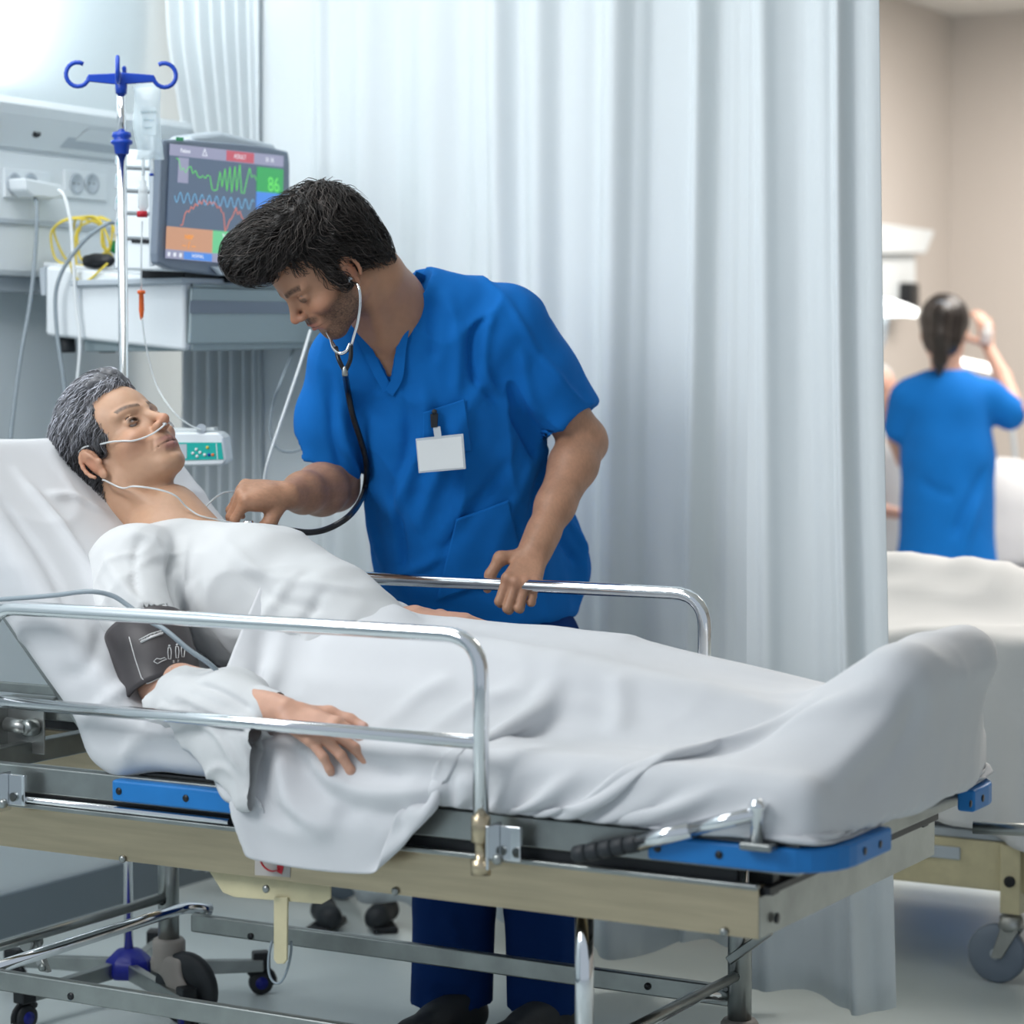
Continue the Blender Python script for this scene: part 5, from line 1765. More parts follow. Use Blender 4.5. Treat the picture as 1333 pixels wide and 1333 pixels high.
C = np.tile(np.array((.60, .34, .24)), (len(V), 1)) * (1 + .07 * vnoise(V, 60, 2))[:, None]
C = nails(V, C, fing3, (.75, .48, .42))
parts.append((V, Q, C))
# far hand resting on the thigh
w2 = W(540, 805, Y=3.66)
F = Field(w2 - .10, w2 + np.array([.16, .10, .10]), .003)
hp4, fing4 = hand_points(w2, cvec(.97, -.1, .2), cvec(.0, .95, .3), cvec(.2, .2, -.9), .95, [(14, 24, 14)] * 4, spread=3)
F.cap_(w2 - RIGHT * .09 - UP * .02, w2, .028, .024, .01)
add_hand(F, hp4)
V, Q = F.extract(1)
parts.append((V, Q, np.tile(np.array((.60, .34, .24)), (len(V), 1))))
# hidden trunk and legs
F = Field((-3.0, 3.2, .66), (-1.2, 3.95, 1.14), .012)
F.poly([nb, (-2.56, 3.55, .84), (-2.30, 3.55, .772)], [.06, .080, .074], .04)
F.cap_(W(180, 740, Y=3.43), W(280, 735, Y=3.66), .05, .05, .05)
F.poly([sh_, sh_ * .5 + el_ * .5, el_], [.042, .04, .04], .02)
F.poly([W(300, 735, Y=3.68), W(430, 818, Y=3.74), w2 - RIGHT * .04 - UP * .012], [.036, .028, .024], .02)
for yy in (3.46, 3.66): F.cap_((-1.50, yy, .739), (-1.39, yy, .760), .030, .036, .02)
for a, b, ra, rb in BODY[1:]: F.cap_(a, b, ra - .012, rb - .010, .02)
V, Q = F.extract(0)
parts.append((V, Q, np.tile(np.array(SK_P), (len(V), 1))))
V, Q, C = join(parts)
qmesh('body', V, Q, M['skin'], pat, np.clip(C, 0, 1))
eyeballs(TP, pat, (-.15, .97, .06), (.05, .03, .02))

# hair
F = Field(TP.o - np.array([.24, .24, .24]), TP.o + np.array([.24, .24, .24]), .003)
def hE(c, r, k=.02, R=None, sub=False): F.ell(TP(*c), np.array(r) * TP.s, TP.R if R is None else TP.R @ R, k, sub)
hE((0, -.020, .060), (.082, .106, .088)); hE((0, -.075, -.015), (.062, .044, .070), .03)
hE((0, .02, .118), (.060, .062, .034), .03)
hE((0, -.085, -.060), (.050, .032, .045), .03)
def hB(c, hh, ax=None, k=.010): F.rbox(TP(*c), np.array(hh) * TP.s, .004, TP.R if ax is None else TP.R @ ax, k, True)
hB((0, .165, -.02), (.2, .095, .130), rot('X', 12))
hB((0, .13, .0), (.2, .088, .072), rot('X', 0))
hB((0, .07, -.07), (.2, .078, .065), rot('X', 0))
for q in (-1, 1):
    F.ell(TP(q * .092, -.008, -.002), np.array((.03, .022, .034)) * TP.s, TP.R, .006, True)
    F.cap_(TP(q * .073, .022, .045), TP(q * .071, .016, .008), .012, .005, .006)
Vh, Qh = F.extract(1)
Nh = vnormals(Vh, Qh); L = TP.inv(Vh)
wv = 1 - 2 * np.abs(vnoise(L * np.array([1, .6, .9]), 55, 14)) ** .8 + vnoise(L, 120, 15) * .4 - .4
Vh = Vh + Nh * (.0065 * wv)[:, None]
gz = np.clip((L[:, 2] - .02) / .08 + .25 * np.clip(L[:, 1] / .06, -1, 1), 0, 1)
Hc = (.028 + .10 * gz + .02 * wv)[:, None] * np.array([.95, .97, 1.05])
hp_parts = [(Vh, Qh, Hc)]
sel = rng.choice(len(Vh), 5000)
def flowP(P):
    L = TP.inv(P)
    a = vnoise(L, 22, 29) * 1.1
    f = np.stack([np.sin(a) * .8, -.75 * np.cos(a), -.65 * np.clip(1.0 - L[:, 2] * 7, -.3, 1)], 1)
    w = f @ TP.R.T
    return w / (np.linalg.norm(w, axis=1)[:, None] + 1e-9)
Vs_, Qs_, n_, m_ = strands(Vh[sel], flowP(Vh[sel]), F, steps=8, seg=.0052, lift=.004, r=.0007, curl=.45, seed=5, flow=flowP)
Ls = TP.inv(Vs_)
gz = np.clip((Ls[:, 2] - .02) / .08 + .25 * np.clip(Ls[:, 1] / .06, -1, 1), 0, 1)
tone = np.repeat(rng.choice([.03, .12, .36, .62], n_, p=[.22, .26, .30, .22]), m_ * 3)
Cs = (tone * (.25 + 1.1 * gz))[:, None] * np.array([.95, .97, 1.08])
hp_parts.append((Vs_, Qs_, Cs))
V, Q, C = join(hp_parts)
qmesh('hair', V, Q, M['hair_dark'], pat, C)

# gown ---------------------------------------------------------------
F = Field((-3.02, 3.12, .66), (-2.12, 3.98, 1.16), .0065)
F.poly([W(245, 742, Y=3.55), W(335, 782, Y=3.55), W(430, 825, Y=3.55), (-2.27, 3.55, .79)], [.105, .128, .118, .088], .05, flat=(np.array([.5, 0, .87]), .92))
F.cap_(W(178, 750, Y=3.42), W(290, 755, Y=3.68), .078, .070, .05)
F.poly([W(172, 742, Y=3.40), W(178, 800, Y=3.34), W(205, 845, Y=3.30)], [.076, .066, .062], .03)
F.poly([W(300, 745, Y=3.68), W(415, 795, Y=3.78), W(524, 812, Y=3.67)], [.062, .046, .032], .03)
# neck opening
nk = W(222, 664, Y=3.55)
F.cap_(nk + cvec(-.5, .8, 0) * .06, nk + cvec(.25, -.5, .1) * .004, .066, .058, .006, True)
F.cap_(W(200, 660, Y=3.48), W(285, 664, Y=3.60), .018, .018, .006, True)
cutg = W(203, 838, Y=3.30); cg = (el_ - sh_) / np.linalg.norm(el_ - sh_)
F.rbox(cutg + cg * .05, (.085, .085, .05), .003, np.stack([np.cross(cg, TOW) / np.linalg.norm(np.cross(cg, TOW)), np.cross(cg, np.cross(cg, TOW)) / np.linalg.norm(np.cross(cg, TOW)), cg], 1), .003, True)
F.cap_(cutg - cg * .02, cutg + cg * .06, .050, .052, .004, True)
Vg, Qg = F.extract(2)
Ng = vnormals(Vg, Qg)
Vg = Vg + Ng * (.006 * vnoise(Vg * np.array([1, .6, 1]), 11, 31) + .0025 * vnoise(Vg * np.array([1.2, .5, 1]), 26, 32))[:, None]
Vg = wrinkle(Vg, Ng, 8, .010, (1, .7, 1), 90)
Vg = wrinkle(Vg, Ng, 16, .005, (1, .6, 1), 95)
Vg = folds(Vg, Qg, [
    ([(232, 690), (225, 735), (232, 790), (235, 860)], .008, -.012), ([(245, 690), (240, 740), (248, 800), (250, 860)], .010, .008),
    ([(165, 690), (200, 700), (228, 740)], .010, .006), ([(130, 715), (160, 760), (200, 800)], .010, .007), ([(120, 745), (150, 800), (170, 830)], .010, -.007),
    ([(290, 700), (340, 740), (420, 760), (480, 770)], .010, .006), ([(300, 730), (360, 775), (440, 790)], .010, -.006),
    ([(400, 730), (340, 800), (320, 870)], .012, .008), ([(430, 760), (380, 830), (350, 900)], .010, -.008), ([(480, 780), (420, 850), (390, 915)], .012, .008),
    ([(250, 770), (300, 850), (340, 900)], .010, .007), ([(270, 830), (300, 880), (320, 920)], .010, -.006), ([(185, 690), (178, 740), (185, 800)], .007, -.006)])
gown = qmesh('gown', Vg, Qg, M['cotton_warm'], pat)

# blood-pressure cuff on the near upper arm ------------------------------
cf = empty('blood_pressure_cuff', el_, 'dark grey blood pressure cuff with white print around the near upper arm', 'blood pressure cuff')
ca0, ca1 = W(190, 820, Y=3.31), W(213, 904, Y=3.265)
ax_ = ca1 - ca0; Lc = np.linalg.norm(ax_); ax_ /= Lc
sx = np.cross(ax_, TOW); sx /= np.linalg.norm(sx); sy = np.cross(sx, ax_)
nu, nv = 48, 16
V = []
for j in range(nv + 1):
    t = j / nv
    rr = .066 + .004 * math.sin(t * math.pi) - .006 * t
    for k in range(nu):
        a = 2 * math.pi * k / nu
        V.append(ca0 + ax_ * Lc * t + rr * (math.cos(a) * sx + math.sin(a) * sy * .92))
V = np.array(V)
V += (.0022 * vnoise(V, 30, 7))[:, None] * (V - (ca0 + ca1) / 2) / .07
Qc = np.array([(j * nu + k, j * nu + (k + 1) % nu, (j + 1) * nu + (k + 1) % nu, (j + 1) * nu + k) for j in range(nv) for k in range(nu)])
co = qmesh('sleeve', V, Qc, M['cuff'], cf)
s_ = co.modifiers.new('cuff_thickness', 'SOLIDIFY'); s_.thickness = .006; s_.offset = -1
Nc = vnormals(V, Qc)
if ((V - (ca0 + ca1) / 2) * Nc).sum() < 0: Nc = -Nc
pick.key = None
def onc(px, py, off=.001):
    p = pick(V, Nc, px, py); return W(px, py, d=(p - CAMP) @ CF - off)
def cprint(name, pxs, w=.0009, closed=False):
    MB().tube([onc(*p) for p in pxs], w, 4).build(name, M['print'], co)
cprint('printed_border', [(168, 829), (176, 858), (184, 882), (192, 890), (205, 884), (222, 877), (246, 873)])
cprint('printed_line', [(181, 833), (196, 825), (212, 820)], .0008)
pb_ = [(183, 836), (198, 829), (212, 824)]
cprint('printed_bar', pb_, .0022)
for i_, x_ in enumerate((220.5, 230.5, 238)):
    y_ = 847 - i_ * 1.5
    MB().tube([onc(x_ + dx, y_ + dy) for dx, dy in ((-1.5, -4), (1.5, -4), (2.5, 2), (1.8, 11), (-1.2, 11), (-2, 2), (-1.5, -4))], .0007, 4).build('printed_figure', M['print'], co)
    MB().lathe(onc(x_, y_ - 6.5), [(0, 0), (.0018, 0), (.0018, .0006), (0, .0006)], TOW, 10).build('printed_head', M['print'], co)
cprint('printed_lying_figure', [(200, 861), (204, 857), (209, 858), (214, 856), (217, 858), (210, 861), (205, 864), (200, 861)], .0007)
def cuff_text(body_, px, py, size, rotd):
    me = text(body_, 0, 0, size, M['print'], 'printed_text')
    o = onc(px, py, .0016); ex = onc(px + 12, py - 12 * math.tan(math.radians(rotd)), .0016) - o; ex /= np.linalg.norm(ex)
    ez = TOW - ex * (TOW @ ex); ez /= np.linalg.norm(ez); ey = np.cross(ez, ex)
    me.transform(Matrix.Translation(Vector(o)) @ Matrix(np.stack([ex, ey, ez], 1).tolist()).to_4x4())
    link('printed_text', me, None, co, smooth=False)
cuff_text('ADULT 2G', 198, 828, .0085, 20); cuff_text('27 to 35 cm', 232, 868, .0070, 8); cuff_text('B   F', 229, 861, .006, 5)
hs = [W(px, py, Y=y) for px, py, y in ((-30, 782, 3.165), (20, 779, 3.165), (70, 775, 3.17), (115, 770, 3.18), (145, 775, 3.20), (165, 787, 3.21), (190, 806, 3.215), (215, 820, 3.215), (245, 845, 3.21), (275, 866, 3.215), (297, 890, 3.24), (305, 900, 3.27))]
MB().tube(curve_pts(hs, 80), .0042, 10).build('air_hose', M['cable_grey'], cf)

# oxygen tubing ------------------------------------------------------------
oc = empty('oxygen_tubing', TP(0, .11, -.02), 'thin clear oxygen tubing from the woman\'s nose around her ear to her chest', 'tubing')
near = [TP(.006, .1135, -.019), TP(.014, .108, -.022), TP(.034, .094, -.024), TP(.055, .073, -.016), TP(.067, .047, .006), TP(.076, .020, .022), TP(.081, .002, .034), TP(.0795, -.016, .036), TP(.078, -.030, .018)]
MB().tube(hug(near, FP_, .0019), .0017, 8).build('face_tube', M['clear'], oc)
far = [TP(-x[0], x[1], x[2]) for x in ((.006, .1135, -.019), (.014, .108, -.022), (.035, .092, -.016), (.056, .070, -.004), (.068, .045, .010), (.078, .010, .034))]
MB().tube(hug(far, FP_, .0019, 40), .0017, 8).build('face_tube', M['clear'], oc)
for q in (-1, 1):
    MB().tube([TP(q * .006, .1135, -.021), TP(q * .0062, .109, -.016)], .0024, 8).build('nasal_prong', M['clear'], oc)
low = [TP(.078, -.012, -.028), TP(.070, .004, -.062), W(175, 633, d=4.37), W(205, 637, d=4.37), W(228, 645, d=4.38), W(243, 660, d=4.40), W(262, 672, d=4.40), W(290, 678, d=4.42), W(310, 682, d=4.44)]
MB().tube(hug(low, FP_, .0019, 70), .0017, 8).build('neck_tube', M['clear'], oc)
low2 = [W(310, 640, d=4.60), W(290, 642, d=4.55), W(272, 655, d=4.50), W(262, 668, d=4.46), W(250, 672, d=4.43)]
MB().tube(curve_pts(low2, 40), .0018, 8).build('side_tube', M['clear'], oc)

# loose gown cloth bunched over the near forearm and falling past the mattress edge
F = Field(W(190, 1080, Y=3.10) - .08, W(380, 860, Y=3.36) + .08, .0045)
F.poly([W(216, 922, Y=3.235), W(252, 913, Y=3.24), W(302, 917, Y=3.225), (W(345, 930, Y=3.20))], [.036, .047, .048, .038], .03)
F.poly([W(262, 905, Y=3.28), W(330, 905, Y=3.28)], [.035, .03], .03)
F.poly([W(250, 940, Y=3.185), W(290, 985, Y=3.148), W(318, 1040, Y=3.135)], [.040, .034, .016], .03, flat=(np.array([0, 1.0, 0]), .35))
F.poly([W(300, 940, Y=3.180), W(325, 980, Y=3.146), W(338, 1032, Y=3.135)], [.034, .028, .014], .03, flat=(np.array([0, 1.0, 0]), .35))
V3, Q3 = F.extract(2)
N3 = vnormals(V3, Q3)
V3 = V3 + N3 * (.005 * vnoise(V3, 20, 71))[:, None]
V3 = wrinkle(V3, N3, 18, .009, (1, 1, 1), 72)
V3 = folds(V3, Q3, [([(225, 900), (275, 925), (335, 940)], .008, .008), ([(240, 925), (285, 960), (315, 1010)], .008, .008), ([(235, 915), (285, 940), (330, 955)], .006, -.008),
                    ([(300, 925), (318, 975), (328, 1030)], .006, -.008), ([(335, 935), (332, 980), (335, 1020)], .006, .006), ([(250, 885), (290, 900), (330, 925)], .006, -.007)])
qmesh('gown_skirt', V3, Q3, M['cotton_warm'], pat)

# ------------------------------------------------------------------ drip stand, bag, pump
DI = 5.03
ip = W(168, 1290, d=DI); ip = np.array([ip[0], ip[1], 0])
iv = empty('drip_stand', ip, 'chrome drip stand with a blue four-hook head beside the bed', 'drip stand')
ztop = W(163, 122, d=DI)[2]; zm = W(165, 195, d=DI)[2]
MB().cyl(ip + UP * .09, ip + UP * zm, .0096).build('lower_pole', M['chrome'], iv)
MB().cyl(ip + UP * zm, ip + UP * ztop, .0085).build('upper_pole', M['chrome'], iv)
MB().lathe(ip + UP * (zm - .018), [(.012, 0), (.014, .002), (.016, .018), (.022, .022), (.022, .027), (.015, .031), (.020, .036), (.018, .044), (.010, .046)], (0, 0, 1), 24).build('height_collar', M['blue_plastic'], iv)
hub = ip + UP * ztop
MB().lathe(hub, [(.011, -.012), (.012, 0), (.013, .025), (.010, .03), (0, .03)], (0, 0, 1), 20).build('hook_hub', M['blue_plastic'], iv)
def hook(dirv, length=.066, r=.0046):
    d = np.array(dirv, float); d /= np.linalg.norm(d)
    base = hub + UP * .020
    arm = MB().prism([base + UP * .010 + d * .0, base + UP * .006 + d * length, base - UP * .008 + d * length, base - UP * .014], np.cross(d, UP) * .010 - 0).build('hook_arm', M['blue_plastic'], iv, .002)
    o = base + d * (length + .020) + np.cross(d, UP) * .005
    pts = [o - d * .026 - UP * .0]
    for t in np.linspace(math.radians(-165), math.radians(120), 16):
        pts.append(o + d * .023 * math.cos(t) + UP * (.024 * math.sin(t) + .006))
    MB().tube(pts, r, 10).build('hook', M['blue_plastic'], arm)
for a in (8, 98, 188, 278):
    v = RIGHT * math.cos(math.radians(a)) + FWD0 * math.sin(math.radians(a))
    hook(v)
# base
MB().lathe(ip + UP * .055, [(.0, 0), (.044, .0), (.050, .010), (.047, .035), (.026, .055), (.014, .058)], (0, 0, 1), 8).build('base_hub', M['navy_plastic'], iv, .002)
for k in range(5):
    a = math.radians(15 + 72 * k)
    d = RIGHT * math.cos(a) + FWD0 * math.sin(a)
    lg = MB().prism([ip + d * .04 + UP * .088, ip + d * .275 + UP * .075, ip + d * .275 + UP * .050, ip + d * .04 + UP * .055], np.cross(d, UP) * .020).build('base_leg', M['steel_dull'], iv, .003)
    e = ip + d * .272
    MB().box(e + UP * .072, (.035, .032, .036), YAW + a).build('leg_cap', M['dark'], lg, .004)
    n = np.cross(d, UP)
    MB().lathe(e + UP * .0255 - n * .012, [(.012, 0), (.024, .002), (.0255, .006), (.0255, .018), (.024, .022), (.012, .024)], n, 24).build('castor', M['rubber'], lg)
    MB().lathe(e + UP * .0255 - n * .0135, [(.0, 0), (.013, .0), (.013, .027), (0, .027)], n, 18).build('castor_hub', M['navy_plastic'], lg)
    MB().tube([e + UP * .0255 + RIGHT * 0 + d * .028 * math.cos(t) + UP * .028 * math.sin(t) for t in np.linspace(-.2, 2.6, 8)], .010, 6, flat=.5).build('castor_hood', M['dark'], lg)

# fluid bag
DB = DI - .02
bag = empty('fluid_bag', W(192, 205, d=DB), 'clear fluid bag hanging from the blue drip stand head', 'fluid bag')
nu, nv = 20, 30
V = []; F_ = []
for side in (1, -1):
    for j in range(nv + 1):
        for i_ in range(nu + 1):
            u, v = i_ / nu, j / nv
            x0_ = 172 + 5 * v + 2 * math.sin(v * 9); x1_ = 210 + 4 * v - 3 * math.sin(v * 3.1)
            px = x0_ + (x1_ - x0_) * u; py = 112 + 96 * v
            th = .017 * (4 * u * (1 - u)) ** .6 * min(1, v * 5) ** .7 * min(1, (1 - v) * 9) ** .7
            V.append(W(px, py, d=DB - side * th))
n0_ = (nu + 1) * (nv + 1)
for s_i in (0, 1):
    for j in range(nv):
        for i_ in range(nu):
            a = s_i * n0_ + j * (nu + 1) + i_
            q = (a, a + 1, a + nu + 2, a + nu + 1)
            F_.append(q if s_i == 0 else q[::-1])
V = np.array(V); V += TOW * (.0015 * vnoise(V, 45, 3))[:, None]
qmesh('pouch', V, np.array(F_), M['bag'], bag)
M['bag_print'] = material('bag_print', srgb(176, 196, 200), .5)
me = MB().prism([W(*c, d=DB - .019) for c in ((184, 138), (203, 140), (203, 176), (184, 175))], TOW * .0004)
me.build('label_field', M['bag'], bag)
for k, (t_, y_, z_) in enumerate((('NaCl 0.9%', 146, .0085), ('500 ml', 156, .008), ('sterile', 166, .006))):
    m_ = text(t_, 0, 0, z_, M['bag_print'], 'printed_text')
    o = W(193, y_, d=DB - .0200)
    m_.transform(Matrix.Translation(Vector(o)) @ Matrix(np.stack([RIGHT, CU, -CF], 1).tolist()).to_4x4())
    link('printed_text', m_, None, bag, smooth=False)
MB().prism([W(*c, d=DB) for c in ((178, 109), (209, 109), (210, 116), (176, 116))], TOW * .002).build('hanger_tab', M['bag'], bag)
for px in (186, 198):
    MB().cyl(W(px, 206, d=DB), W(px + 1, 228, d=DB), .0035, 12).build('port', M['clear'], bag)
MB().cyl(W(197.5, 226, d=DB), W(197.7, 229, d=DB), .0048, 12).build('port_cap', M['blue_plastic'], bag)
ln = empty('drip_line', W(186, 280, d=DB), 'drip chamber and thin line running down from the fluid bag', 'drip line')
MB().lathe(W(186, 228, d=DB), [(.003, 0), (.004, .01), (.007, .012), (.007, .022), (.010, .024), (.0105, .065), (.006, .072), (.003, .08)], (0, 0, -1), 18).build('drip_chamber', M['clear'], ln)
MB().lathe(W(185, 275, d=DB), [(.0107, 0), (.0107, .012)], (0, 0, -1), 18).build('printed_ring', M['red'], ln)
lp2 = [W(a, b, d=c) for a, b, c in ((185, 288, DB), (184, 320, DB), (184, 378, DB))]
MB().tube(lp2, .0018, 8).build('upper_line', M['clear'], ln)
MB().lathe(W(184, 378, d=DB), [(.008, 0), (.0085, .006), (.005, .008), (.0055, .04), (.003, .058), (.0015, .06)], (0, 0, -1), 14).build('roller_clamp', M['orange'], ln)
lp3 = [W(a, b, d=c) for a, b, c in ((185, 414, DB), (190, 450, DB), (203, 500, DB), (225, 535, DB - .02), (245, 552, DB - .02), (262, 560, DB - .02))]
MB().tube(curve_pts(lp3, 40), .0018, 8).build('lower_line', M['clear'], ln)

# infusion pump clamped on the stand
DP = DI - .03
pu = empty('infusion_pump', W(262, 583, d=DP), 'white infusion pump with a teal keypad clamped to the drip stand', 'infusion pump')
def pq(seq, off=0): return [W(a, b, d=DP - off) for a, b in seq]
MB().prism(pq([(172, 562), (285, 563), (291, 570), (295, 600), (290, 606), (240, 607), (172, 606)]), FWD0 * .12).build('housing', M['white_plastic'], pu, .006)
MB().prism(pq([(180, 556), (262, 558), (278, 556), (280, 562), (180, 564)], -.02), FWD0 * .07).build('syringe_tray', M['clear'], pu, .003)
MB().cyl(W(262, 558, d=DP - .0), W(262, 558, d=DP + .05), .010).build('line_clip', M['light_grey'], pu)
fp = MB().prism(pq([(200, 576), (288, 576), (291, 598), (200, 600)], .0015), FWD0 * .001).build('keypad', M['teal'], pu)
MB().prism(pq([(205, 579), (243, 578), (243, 597), (205, 598)], .0022), FWD0 * .001).build('display', M['light_grey'], fp)
for x_, y_, m_ in ((251, 590, 'badge'), (255.5, 585, 'badge'), (256.5, 594, 'badge'), (260.5, 589, 'badge'), (266.5, 592, 'badge'), (270, 582.5, 'yellow'), (272, 592, 'blue_plastic'), (277, 592, 'orange')):
    MB().lathe(W(x_, y_, d=DP - .002), [(0, 0), (.0031, 0), (.0031, .001), (0, .001)], TOW, 12).build('key', M[m_], fp)
MB().prism(pq([(281, 577), (282, 577), (283.5, 598), (282.5, 598)], .0022), FWD0 * .001).build('divider', M['white_plastic'], fp)
MB().box(W(168, 583, d=DI), (.03, .05, .04), YAW).build('pole_clamp', M['dark'], pu, .004)
# long lines behind
cable('hanging_line', [W(a, b, d=c) for a, b, c in ((404, 430, 5.2), (392, 470, 5.15), (372, 530, 5.12), (352, 590, 5.1), (344, 625, 5.1), (342, 680, 5.1))], .0032, M['cable_white'],
      'pale tube slanting down between the cabinet and the man')
cable('looped_cable', [W(384, 450, X=XF - .12)] + [W(a, b, d=c) for a, b, c in ( (368, 490, 5.3), (354, 530, 5.3), (352, 565, 5.3), (362, 584, 5.3), (380, 588, 5.3), (400, 580, 5.3), (430, 560, 5.3))], .003, M['cable_grey'],
      'dark grey cable hanging in a loop below the cabinet')

# ------------------------------------------------------------------ neighbouring bay
# near neighbouring bed
YB1 = 4.98
b2 = empty('hospital_bed', (-2.2, 5.4, 0), 'cream painted metal bed with castors in the neighbouring bay, beyond the curtain', 'bed')
lx = W(1318, 1240, Y=YB1)
def mk2(name, mb, mat, bevel=0, parent=None): return mb.build(name, mat, parent or b2, bevel)
z_a, z_b = W(1250, 1092, Y=YB1)[2], W(1250, 1155, Y=YB1)[2]
mk2('side_rail', MB().box2((-3.4, YB1, z_b), (-1.40, YB1 + .02, z_a)), M['cream_steel'], .003)
mk2('side_rail', MB().box2((-3.4, YB1 + .84, z_b), (-1.40, YB1 + .86, z_a)), M['cream_steel'], .003)
mk2('rail_inset', MB().box2((-3.3, YB1 - .006, z_a - .045), (-1.75, YB1, z_a - .018)), M['light_grey'], .002)
for x in (-3.3, lx[0]):
    for y in (YB1 - .01, YB1 + .84):
        lg = mk2('leg', MB().box2((x - .022, y - .012, .15), (x + .022, y + .028, z_a)), M['cream_steel'], .003)
        if y < YB1:
            for zz in (.33, .22):
                mk2('bolt', MB().lathe((x, y - .012, zz), [(.012, 0), (.012, -.005), (.006, -.006), (0, -.006)], (0, 1, 0), 14), M['steel_dull' if zz > .3 else 'dark'], parent=lg)
        cs_ = mk2('castor', MB().lathe((x, y, .115), [(0, 0), (.024, 0), (.028, .008), (.024, .03), (0, .03)], (0, 0, 1), 18), M['cast_alu'])
        wx = x - .030
        mk2('castor_wheel', MB().lathe((wx, y - .014, .0625), [(.03, 0), (.056, .002), (.0625, .007), (.0625, .023), (.056, .028), (.03, .030)], (0, 1, 0), 32), M['grey_plastic'], parent=cs_)
        mk2('castor_disc', MB().lathe((wx, y - .017, .0625), [(.01, 0), (.012, .003), (.044, .005), (.044, .031), (.01, .036)], (0, 1, 0), 28), M['light_grey'], parent=cs_)
        mk2('castor_fork', MB().prism([(x - .018, y - .022, .118), (x + .022, y - .022, .118), (wx + .016, y - .022, .055), (wx - .008, y - .022, .055)], (0, .005, 0)).prism([(x - .018, y + .017, .118), (x + .022, y + .017, .118), (wx + .016, y + .017, .055), (wx - .008, y + .017, .055)], (0, .005, 0)).box((x, y, .119), (.036, .044, .006)), M['cast_alu'], .002, parent=cs_)
mk2('mattress_base', MB().box2((-3.4, YB1 + .01, z_a), (-1.42, YB1 + .85, z_a + .02)), M['light_grey'], .003)
mk2('mattress', MB().box2((-3.4, YB1 + .02, z_a + .02), (-1.44, YB1 + .84, .72)), M['cotton'], .03)
# its blanket: a second draped cloth
BODY2 = [((-2.9, 5.40, .82), (-1.85, 5.30, .78), .10, .08), ((-1.85, 5.30, .79), (-1.50, 5.34, .75), .08, .06)]
def collide2(X):
    hit = box_push(X, (-3.4, YB1 + .0, .30), (-1.42, YB1 + .86, .73), .03, .006)
    for a, b, ra, rb in BODY2: hit |= capsule_push(X, a, b, ra, rb, .005)
    return hit
n2x, n2y = 80, 74
G2 = np.zeros((n2x, n2y, 3)); xs2 = np.linspace(-3.0, -1.10, n2x); ys2 = np.linspace(4.69, 6.00, n2y)
G2[..., 0] = xs2[:, None]; G2[..., 1] = ys2[None, :]; G2[..., 2] = .96 + .01 * vnoise(np.stack(np.meshgrid(xs2, ys2, indexing='ij') + [np.zeros((n2x, n2y))], 2).reshape(-1, 3), 8, 2).reshape(n2x, n2y)
S2 = cloth(n2x, n2y, G2, collide2, steps=120, iters=8, rest=G2 * np.array([1.0, 1.0, 1]), g=-.0010)
V2 = S2.reshape(-1, 3); i = np.arange(n2x - 1)[:, None] * n2y + np.arange(n2y - 1)[None, :]
Q2 = np.stack([i, i + n2y, i + n2y + 1, i + 1], 2).reshape(-1, 4)
V2 = laplace(V2, Q2, .4); V2 = wrinkle(V2, vnormals(V2, Q2), 7, .012, (1, 1, .5), 33); V2[:, 2] += .006 * vnoise(V2, 14, 4); V2[:, 1] += .005 * vnoise(V2 * np.array([1, 1, .3]), 16, 5)
bl = qmesh('blanket', V2, Q2, M['cotton_warm'])
s_ = bl.modifiers.new('cloth_thickness', 'SOLIDIFY'); s_.thickness = .003
tag(bl, 'white blanket hanging over the side of the neighbouring cream bed', 'blanket')

# nurse seen from behind ------------------------------------------------
DN = 8.5
nur = empty('person', W(1232, 900, d=DN) * np.array([1, 1, 0]), 'dark-haired nurse with a ponytail in blue scrubs seen from behind', 'person')
TN = Fr(W(1230, 438, d=DN), cvec(.30, -.12, -.94), UP, .98)
def wn(px, py, off=0): return W(px, py, d=DN + off)
F = Field(wn(1130, 780) * np.array([1, 1, 0]) + np.array([-.3, -.45, .02]), wn(1340, 380) + np.array([.35, .35, .1]), .009)
build_head(F, TN, lid=0, far=True)
F.poly([TN(0, -.02, -.03), wn(1234, 500, .02)], [.052, .055], .02)
F.cap_(wn(1190, 516), wn(1288, 518), .04, .04, .04)
F.poly([wn(1290, 520), wn(1322, 535, -.02), wn(1305, 490, .12), wn(1286, 452, .2)], [.045, .036, .030, .022], .015)
F.poly([wn(1180, 520), wn(1168, 570, .06), wn(1176, 600, .2)], [.045, .036, .028], .015)
hpn, _ = hand_points(wn(1286, 452, .2), cvec(-.1, .95, -.1), cvec(.3, .1, .9), cvec(-.9, .2, 0), .95, [(30, 50, 30)] * 4)
add_hand(F, hpn)
F.poly([wn(1232, 520), wn(1235, 640), wn(1238, 740)], [.085, .08, .09], .05)
for q in (-1, 1): F.poly([wn(1238 + q * 30, 750), wn(1238 + q * 32, 900), wn(1238 + q * 30, 1000)], [.08, .055, .04], .03)
V, Q = F.extract(1)
qmesh('body', V, Q, M['skin'], nur, np.tile(np.array((.55, .33, .25)), (len(V), 1)))
F = Field(TN.o - .24, TN.o + .22, .006)
F.ell(TN(0, -.02, .055), (.086, .108, .094), TN.R, .02); F.ell(TN(0, -.06, -.01), (.07, .06, .07), TN.R, .02)
F.rbox(TN(0, .15, -.05), (.2, .10, .13), .01, TN.R, .01, True)
F.poly([TN(0, -.105, .085), TN(0, -.135, .06), TN(0, -.135, -.02), TN(0, -.11, -.10), TN(0, -.10, -.145)], [.022, .036, .034, .026, .010], .01)
V, Q = F.extract(1)
V = V + vnormals(V, Q) * (.003 * vnoise(TN.inv(V) * np.array([1, 1, .2]), 90, 3))[:, None]
qmesh('hair', V, Q, M['hair_dark'], nur, np.tile(np.array((.016, .012, .011)), (len(V), 1)))
